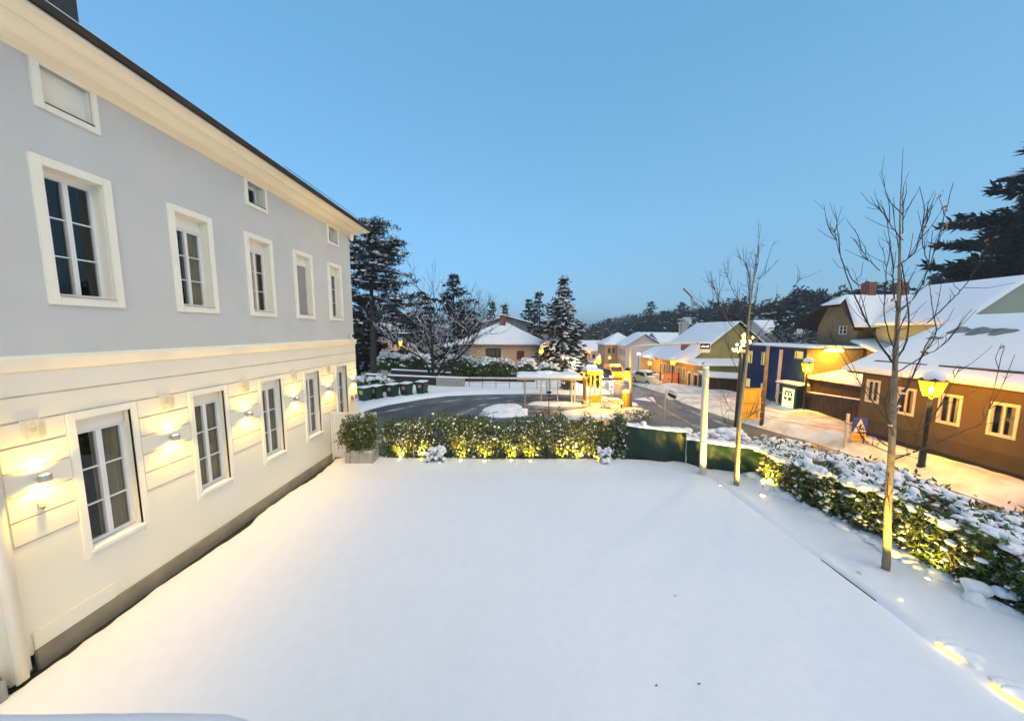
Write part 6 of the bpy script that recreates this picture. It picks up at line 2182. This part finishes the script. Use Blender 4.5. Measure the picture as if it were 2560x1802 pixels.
def bare_tree(label, loc, H, seed, stems=1, m='bare_wood', snow=True, depth=5, r0=.13, spread=.5, group=None, lean=None, name='bare_tree', minr=.012, snowf=.38):
    r = np.random.default_rng(seed)
    t = thing(name, label, 'tree', loc, group)
    tr, br, sn = MB(), MB(), MB()

    def grow(p, d, L, rad, lev):
        pts = [p]
        q = p.copy()
        dd = d.copy()
        for k in range(3):
            dd = dd + r.normal(0, .13, 3) + np.array((0, 0, .06))
            dd /= np.linalg.norm(dd)
            q = q + dd * L / 3
            pts.append(q.copy())
        rr = np.linspace(rad, rad * .66, 4)
        (tr if lev == 0 else br).tube(pts, rr, 8 if lev < 2 else (5 if lev < 4 else 3), False)
        if snow and r.random() < snowf and abs(dd[2]) < .93:
            sn.tube([a + [0, 0, w_ * .8] for a, w_ in zip(pts, rr)], rr * .7 + .004, 4, False)
        if lev >= depth or rad < minr:
            return
        nb = 2 if r.random() < .45 else 3
        for k in range(nb):
            nd = dd + r.normal(0, spread, 3)
            nd[2] = nd[2] * .6 + .30
            nd /= np.linalg.norm(nd)
            grow(q, nd, L * r.uniform(.62, .9), rad * r.uniform(.5, .68), lev + 1)
        if lev in (1, 2, 3):
            for k in range(2):
                nd = dd + r.normal(0, .8, 3)
                nd /= np.linalg.norm(nd)
                grow(pts[1 + k], nd, L * .55, rad * .42, lev + 2)

    for s in range(stems):
        d = np.array((r.normal(0, .16), r.normal(0, .16), 1.0))
        if lean and s < len(lean):
            d = np.array(lean[s], float)
        d /= np.linalg.norm(d)
        grow(np.array(loc, float) + [r.normal(0, .12) * (stems > 1), 0, -.15], d, H * .30, r0 * r.uniform(.8, 1.1), 0)
    tr.build('trunk', m, t, True)
    br.build('branches', m, t)['kind'] = 'stuff'
    if snow and sn.v:
        sn.build('snow', 'snow', t)['kind'] = 'stuff'
    return t


# tall pine behind the villa corner
r = np.random.default_rng(31)
bo = []
for k in range(84):
    hf = r.uniform(.48, .99)
    l = 4.6 * (1 - ((hf - .62) / .42) ** 2 * .85) if hf > .62 else 5.2
    bo.append((hf, r.uniform(0, 6.28), max(.8, l * r.uniform(.45, 1.0)), r.uniform(-.05, .22)))
for hf, a, l, rise in ((.46, -.05, 6.2, .06), (.50, .15, 5.6, .10), (.42, .05, 5.0, -.12), (.37, .2, 4.2, -.25), (.33, -.2, 4.5, -.30), (.44, 3.3, 5, 0), (.52, 2.9, 5, .1), (.40, 1.2, 4, -.1), (.36, 4.4, 4, -.1)):
    bo.append((hf, a, l, rise))
pine('tall pine with snowy boughs rising behind the villa corner', (-15.5, 32.3, 0), 16.2, 5, bo, 'needle_dark', .5, .66)
conifer('dark conifer standing behind the bare tree', (-8.6, 42, 0), 12.2, 4.8, 8, .10, 20, 9, .62, 'needle_dark', .22, .75, .22, 'conifer_tree', jag=.35)
conifer('dark snowy conifer between the tall pine and the bare tree', (-12.6, 40.5, 0), 9.6, 4.2, 9, .06, 16, 10, .62, 'needle_dark', .40, .6, .25, 'conifer_tree', jag=.35)
conifer('dark snowy conifer at the villa corner behind the bins', (-19.0, 37.5, 0), 8.2, 4.0, 10, .04, 15, 10, .62, 'needle_dark', .35, .6, .25, 'conifer_tree', jag=.35)
conifer('shapely snow-laden spruce right of the bungalow', (5.35, 35.0, 0), 10.8, 3.6, 12, .12, 22, 9, .46, 'needle_dark', .55, .85, .48, jag=.30, lumpS=.21, nneed=10)
conifer('darker spruce half hidden left of the shapely spruce', (3.3, 44, 0), 10.2, 2.6, 13, .15, 16, 8, .5, 'needle', .4, .95, .35, jag=.3)
for x, y, h, sd, lb in ((-5.0, 62, 10.3, 41, 'thin treetop above the grey gable, left of the antenna'), (-2.4, 62, 9.9, 42, 'ragged treetop above the grey gable at the antenna'), (2.5, 62, 10.9, 43, 'dark spiky treetop above the right slope of the grey gable')):
    conifer(lb, (x, y, 0), h, 2.2 if sd < 43 else 3.0, sd, .2, 13, 8, .6, 'needle', .25 if sd < 43 else 0, .9, -.05 if sd == 43 else .2, 'conifer_tree', jag=.4)
bare_tree('many-stemmed bare tree dusted with snow beside the wheelie bins', (-7.7, 27.6, 0), 9.6, 17, 4, 'bare_wood', True, 5, .16, .40, None, [(.05, 0, 1), (-.25, .1, 1), (.28, -.1, 1), (.62, -.2, .8)])
bare_tree('frosted bare tree left of the many-stemmed one', (-11.5, 36, 0), 8.5, 27, 2, 'bare_wood', True, 6, .12, .5)
bare_tree('frosted bare tree between the dark conifer and the bungalow', (-8.2, 35, 0), 7.5, 28, 2, 'bare_wood', True, 6, .10, .5)
bare_tree('leafless tree behind the many-stemmed one', (-6.9, 46, 0), 11.5, 29, 2, 'bare_wood', False, 6, .14, .38)


def snowy_bush(label, x0, x1, y0, y1, h, n, nl, seed, zb=0.0, ls=.14, group=None, m='leaf_dark', name='snowy_shrub', dens=1.0):
    r = np.random.default_rng(seed)
    t = thing(name, label, 'shrub' if name != 'clipped_hedge' else 'hedge', ((x0 + x1) / 2, (y0 + y1) / 2, zb), group)
    cx, cy, rx, ry = (x0 + x1) / 2, (y0 + y1) / 2, (x1 - x0) / 2, (y1 - y0) / 2
    u = r.uniform(-1, 1, (n, 2))
    hh = h * (1 - .35 * np.abs(u[:, 0]) ** 4) * (1 + .35 * fbm((cx + u[:, 0] * rx) * 1.1 + seed, cy + u[:, 1] * ry + 0 * u[:, 0]))
    P = np.stack([cx + u[:, 0] * rx, cy + u[:, 1] * ry, zb + hh * r.uniform(0, 1, n)], -1)
    V, F = leaves(np.repeat(P, 2, 0) + r.normal(0, .06, (2 * n, 3)), .24, .11, r, .3)
    np_mesh('foliage', V, F, m, t)['kind'] = 'stuff'
    v = r.uniform(-1, 1, (nl, 2))
    v[:, 1] = np.where(r.random(nl) < .7, -np.abs(v[:, 1]), v[:, 1])
    h2_ = h * (1 - .35 * np.abs(v[:, 0]) ** 4) * (1 + .35 * fbm((cx + v[:, 0] * rx) * 1.1 + seed, cy + v[:, 1] * ry + 0 * v[:, 0]))
    f = np.where(r.random(nl) < .86, r.uniform(.88, 1.08, nl), r.uniform(.35, .9, nl))
    Q = np.stack([cx + v[:, 0] * rx, cy + v[:, 1] * ry, zb + h2_ * f], -1)
    Q = np.repeat(Q, 3, 0) + r.normal(0, ls * .55, (nl * 3, 3)) * [1, 1, .6]
    V, F = lumps(Q, ls * (.25 + .75 * r.random(nl * 3) ** 2), .70, 2 if nl < 120 else 1, .5, seed)
    np_mesh('snow', V, F, 'snow', t, True)['kind'] = 'stuff'
    return t


snowy_bush('long dark hedge capped with snow in front of the bungalow', -7.8, -3.4, 29.6, 31.0, 2.05, 3500, 190, 51, .1, .16, name='clipped_hedge')
snowy_bush('rounded snow-topped hedge below the bungalow window', -4.0, 0.0, 29.2, 30.6, 1.95, 3200, 190, 52, .1, .16, name='clipped_hedge')
snowy_bush('snow-laden bush under the red shutter of the bungalow', .3, 2.0, 29.6, 30.8, 1.9, 1400, 110, 53, .1, .16)
snowy_bush('snow-laden bush left of the spruce trunk', 2.3, 4.3, 29.8, 31.0, 1.5, 1200, 90, 54, .0, .16)
snowy_bush('snow-topped bush left of the yellow lantern', -15.4, -12.6, 33, 34.4, 1.9, 1500, 90, 55, .3, .20)
snowy_bush('snow-topped bush right of the yellow lantern', -12.5, -9.6, 32.4, 34, 1.85, 1800, 100, 56, .3, .20)
snowy_bush('dark clipped hedge with a flat snowy top behind the lantern', -17.5, -9.5, 38.5, 40, 2.6, 4500, 160, 57, .2, .22, name='clipped_hedge')
snowy_bush('low snowy shrub behind the yellow-stickered bins', -12.8, -9.9, 23.0, 24.4, 1.15, 1600, 110, 58, .0, .13)
snowy_bush('frosted bush beside the old villa', -20.5, -17.2, 40.5, 42, 3.6, 1800, 300, 59, .2, .25)
snowy_bush('brightly lit bush under the spruce', 4.6, 6.2, 33.6, 34.6, 2.2, 900, 40, 60, -.2, .16, m='leaf_yellowish')
snowy_bush('snowy bush beside the orange booth', 3.9, 4.9, 24.6, 25.8, 1.5, 700, 90, 62, .0, .15)
snowy_bush('large snow-clad bush on the left of the street', 6.9, 8.3, 29.5, 31.5, 1.6, 800, 120, 63, -.4, .18)
snowy_bush('dim lit bushes down the street', 8.6, 10.8, 40, 43, 2.0, 900, 120, 64, -1.3, .2)

# terraced low walls and railing behind the loop
def low_wall(label, pts, h, m, th=.3):
    a, b = np.array(pts[0], float), np.array(pts[1], float)
    t = thing('garden_wall', label, 'wall', (*((a + b) / 2), 0))
    d = (b - a) / np.linalg.norm(b - a)
    n = np.array((-d[1], d[0]))
    L = np.linalg.norm(b - a)
    MB().obox((*a, 0), (*d, 0), (*n, 0), (0, 0, 1), 0, L, 0, th, -.2, h).build('wall', m, t)
    c = [a - n * .03, b - n * .03, b + n * (th + .03), a + n * (th + .03)]
    snow_slab('snow_cap', *[(q[0], q[1], h) for q in c], .12, t, 30, 5, .5, .02)
    return t


low_wall('greenish low garden wall ending right of the bare tree', ((-7.0, 26.0), (-4.5, 25.6)), .82, 'concrete')
low_wall('long low wall with snow behind the wheelie bins', ((-14.0, 27.6), (-7.1, 26.1)), .80, 'dark_wood')
low_wall('upper terrace wall with snow in front of the snowy bushes', ((-13.2, 31.4), (-6.5, 29.4)), .75, 'dark_wood')
low_wall('low terrace wall below the bungalow hedge', ((-6.4, 28.6), (1.8, 28.4)), .35, 'dark_wood')
rl = thing('railing', 'thin dark railing along the snowy path below the bungalow', 'railing', (0, 25.5, 0))
for k in range(9):
    x = -4.0 + k * 1.15
    MB().tube([(x, 25.5 - .1 * k, -.1), (x, 25.5 - .1 * k, .95)], .022, 6).build('post', 'dark_iron', rl)
for z in (.92, .5):
    MB().tube([(-4.0, 25.5, z), (5.2, 24.7, z)], .018, 6).build('rail', 'galv', rl)

# ------------------------------------------------------------------ right: great dark cedar and wooded hillside
conifer('huge black conifer towering at the right edge', (36.8, 22.0, 1.2), 17.6, 6.4, 92, .04, 26, 12, .66, 'needle_dark', .02, .74, -.06, 'cedar_tree', jag=.42, nneed=15, lumpS=.25)
for (x, y, h, rr_, sd, lb) in ((48.1, 110, 13.1, 4.0, 101, 'bushy conifer on the skyline left of the crane'), (59.1, 110, 9.5, 4.5, 102, 'round dark treetop on the skyline under the crane'), (53, 112, 8.2, 2.6, 103, 'narrow treetop between two bigger skyline trees'),
                              (43, 112, 9.3, 2.2, 104, 'slim spruce at the left of the skyline group'), (36.2, 118, 11, 1.6, 105, 'thin pointed tree far down the street'), (24.5, 95, 9, 3.6, 106, 'hazy rounded tree above the far street roofs'), (20.0, 100, 8, 3.4, 107, 'faint tree beside the spruce far away'),
                              (47.0, 52, 9.5, 5.0, 108, 'flat-topped pine on the slope above the chalet'), (41.5, 50, 9.5, 4.2, 109, 'spreading pine above the blue building')):
    conifer(lb, (x, y, float(T(x, y)) - .2), h, rr_, sd, .08, 12, 9, .95, 'needle', .12 if sd < 108 else .3, .6, .12, 'conifer_tree', jag=.4, nneed=6, lumpS=.3)

# the wood that covers the hill reads as one mass
r = np.random.default_rng(55)
PV, PF, SV, SSz, TV = [], [], [], [], MB()
PP, DD = [], []
for k in range(430):
    x = r.uniform(34, 92)
    y = r.uniform(22, 190)
    if x / y > 1.75 or (x < 46 and y < 40 and r.random() < .6):
        continue
    if r.random() < .25 and y > 120:
        continue
    z = float(T(x, y))
    h = r.uniform(4.5, 8.5)
    con = r.random() < .45
    rad = h * (.26 if con else .42)
    n = 46 if y < 70 else 26
    if con:
        f = r.uniform(0.1, 1, n)
        a = r.uniform(0, 6.283, n)
        q = rad * (1.05 - f) * r.uniform(.5, 1.05, n)
        Pk = np.stack([x + q * np.cos(a), y + q * np.sin(a), z + f * h], -1)
    else:
        d = r.normal(0, 1, (n, 3))
        d /= np.linalg.norm(d, axis=1, keepdims=True)
        Pk = np.array((x, y, z + h * .62)) + d * r.uniform(.55, 1.0, (n, 1)) * [rad, rad, h * .40]
    PP.append(np.repeat(Pk, 7, 0) + r.normal(0, .35, (n * 7, 3)))
    ns = int(n * .12)
    SV.append(Pk[:ns] + [0, 0, .3])
    TV.tube([(x, y, z - .3), (x, y, z + h * .8)], [.16, .05], 5, False)
PP = np.concatenate(PP)
V, F = leaves(PP, 1.0, .42, r, .1)
fo = tag(np_mesh('wood', V, F, 'needle_dark'), 'dark snow-flecked wood covering the hillside', 'wood', kind='stuff')
sv = np.concatenate(SV)
V, F = lumps(sv, r.uniform(.2, .5, len(sv)), .35, 1, .3, 7)
np_mesh('snow', V, F, 'snow', fo, True)['kind'] = 'stuff'
TV.build('trunks', 'bark', fo)['kind'] = 'stuff'
# bare trees on the slope above the blue building
for k, (x, y, h) in enumerate(((31, 44, 7.5), (27.5, 34, 6.5), (30.5, 36, 7), (33.5, 38, 7), (36.5, 40, 7.2), (33, 31, 6.0))):
    bare_tree(('leftmost', 'second', 'third', 'fourth', 'fifth', 'rightmost')[k] + ' bare frosted tree in the row above the blue building', (x, y, float(T(x, y))), h, 130 + k, 2, 'bare_wood', True, 5, .10, .5, 'bare trees above the blue building')

# tower crane far away
t = thing('tower_crane', 'thin tower crane standing on the far skyline', 'crane', (91.6, 160, float(T(91.6, 160))))
zb = float(T(91.6, 160))
cr = MB()
for sx, sy in ((-.45, -.45), (.45, -.45), (.45, .45), (-.45, .45)):
    cr.tube([(91.6 + sx, 160 + sy, zb), (91.6 + sx, 160 + sy, 22.0)], .16, 4)
for k in range(int((22 - zb) / 1.6)):
    cr.tube([(91.15, 159.55, zb + k * 1.6), (92.05, 159.55, zb + k * 1.6 + 1.6)], .08, 3)
cr.build('tower', 'galv', t)
MB().tube([(91.6, 160, 21.8), (88.6, 159.5, 24.6), (85.7, 159, 26.9)], .42, 5).build('jib', 'red_brick', t)
MB().bbox(92.3, 93.6, 159.4, 160.6, 18.3, 20.2, .05).build('counterweight', 'grey_render', t)
MB().bbox(90.8, 92.4, 159.3, 160.7, 20.6, 22.0, .05).build('cab', 'galv', t)

# ------------------------------------------------------------------ dusk haze
hz = bpy.data.materials.new('haze')
hz.use_nodes = True
nt = hz.node_tree
for n in list(nt.nodes):
    nt.nodes.remove(n)
o_ = nt.nodes.new('ShaderNodeOutputMaterial')
pv = nt.nodes.new('ShaderNodeVolumePrincipled')
pv.inputs['Color'].default_value = (0.75, 0.86, 1.0, 1)
pv.inputs['Density'].default_value = 0.0013
pv.inputs['Anisotropy'].default_value = 0.2
pv.inputs['Density Attribute'].default_value = ''
pv.inputs['Temperature Attribute'].default_value = ''
hz.cycles.homogeneous_volume = True
hz.cycles.volume_sampling = 'DISTANCE'
nt.links.new(pv.outputs[0], o_.inputs['Volume'])
MATS['haze'] = hz
tag(MB().box(-890, 890, -390, 1140, -4.5, 34).build('haze', 'haze'), kind='stuff')
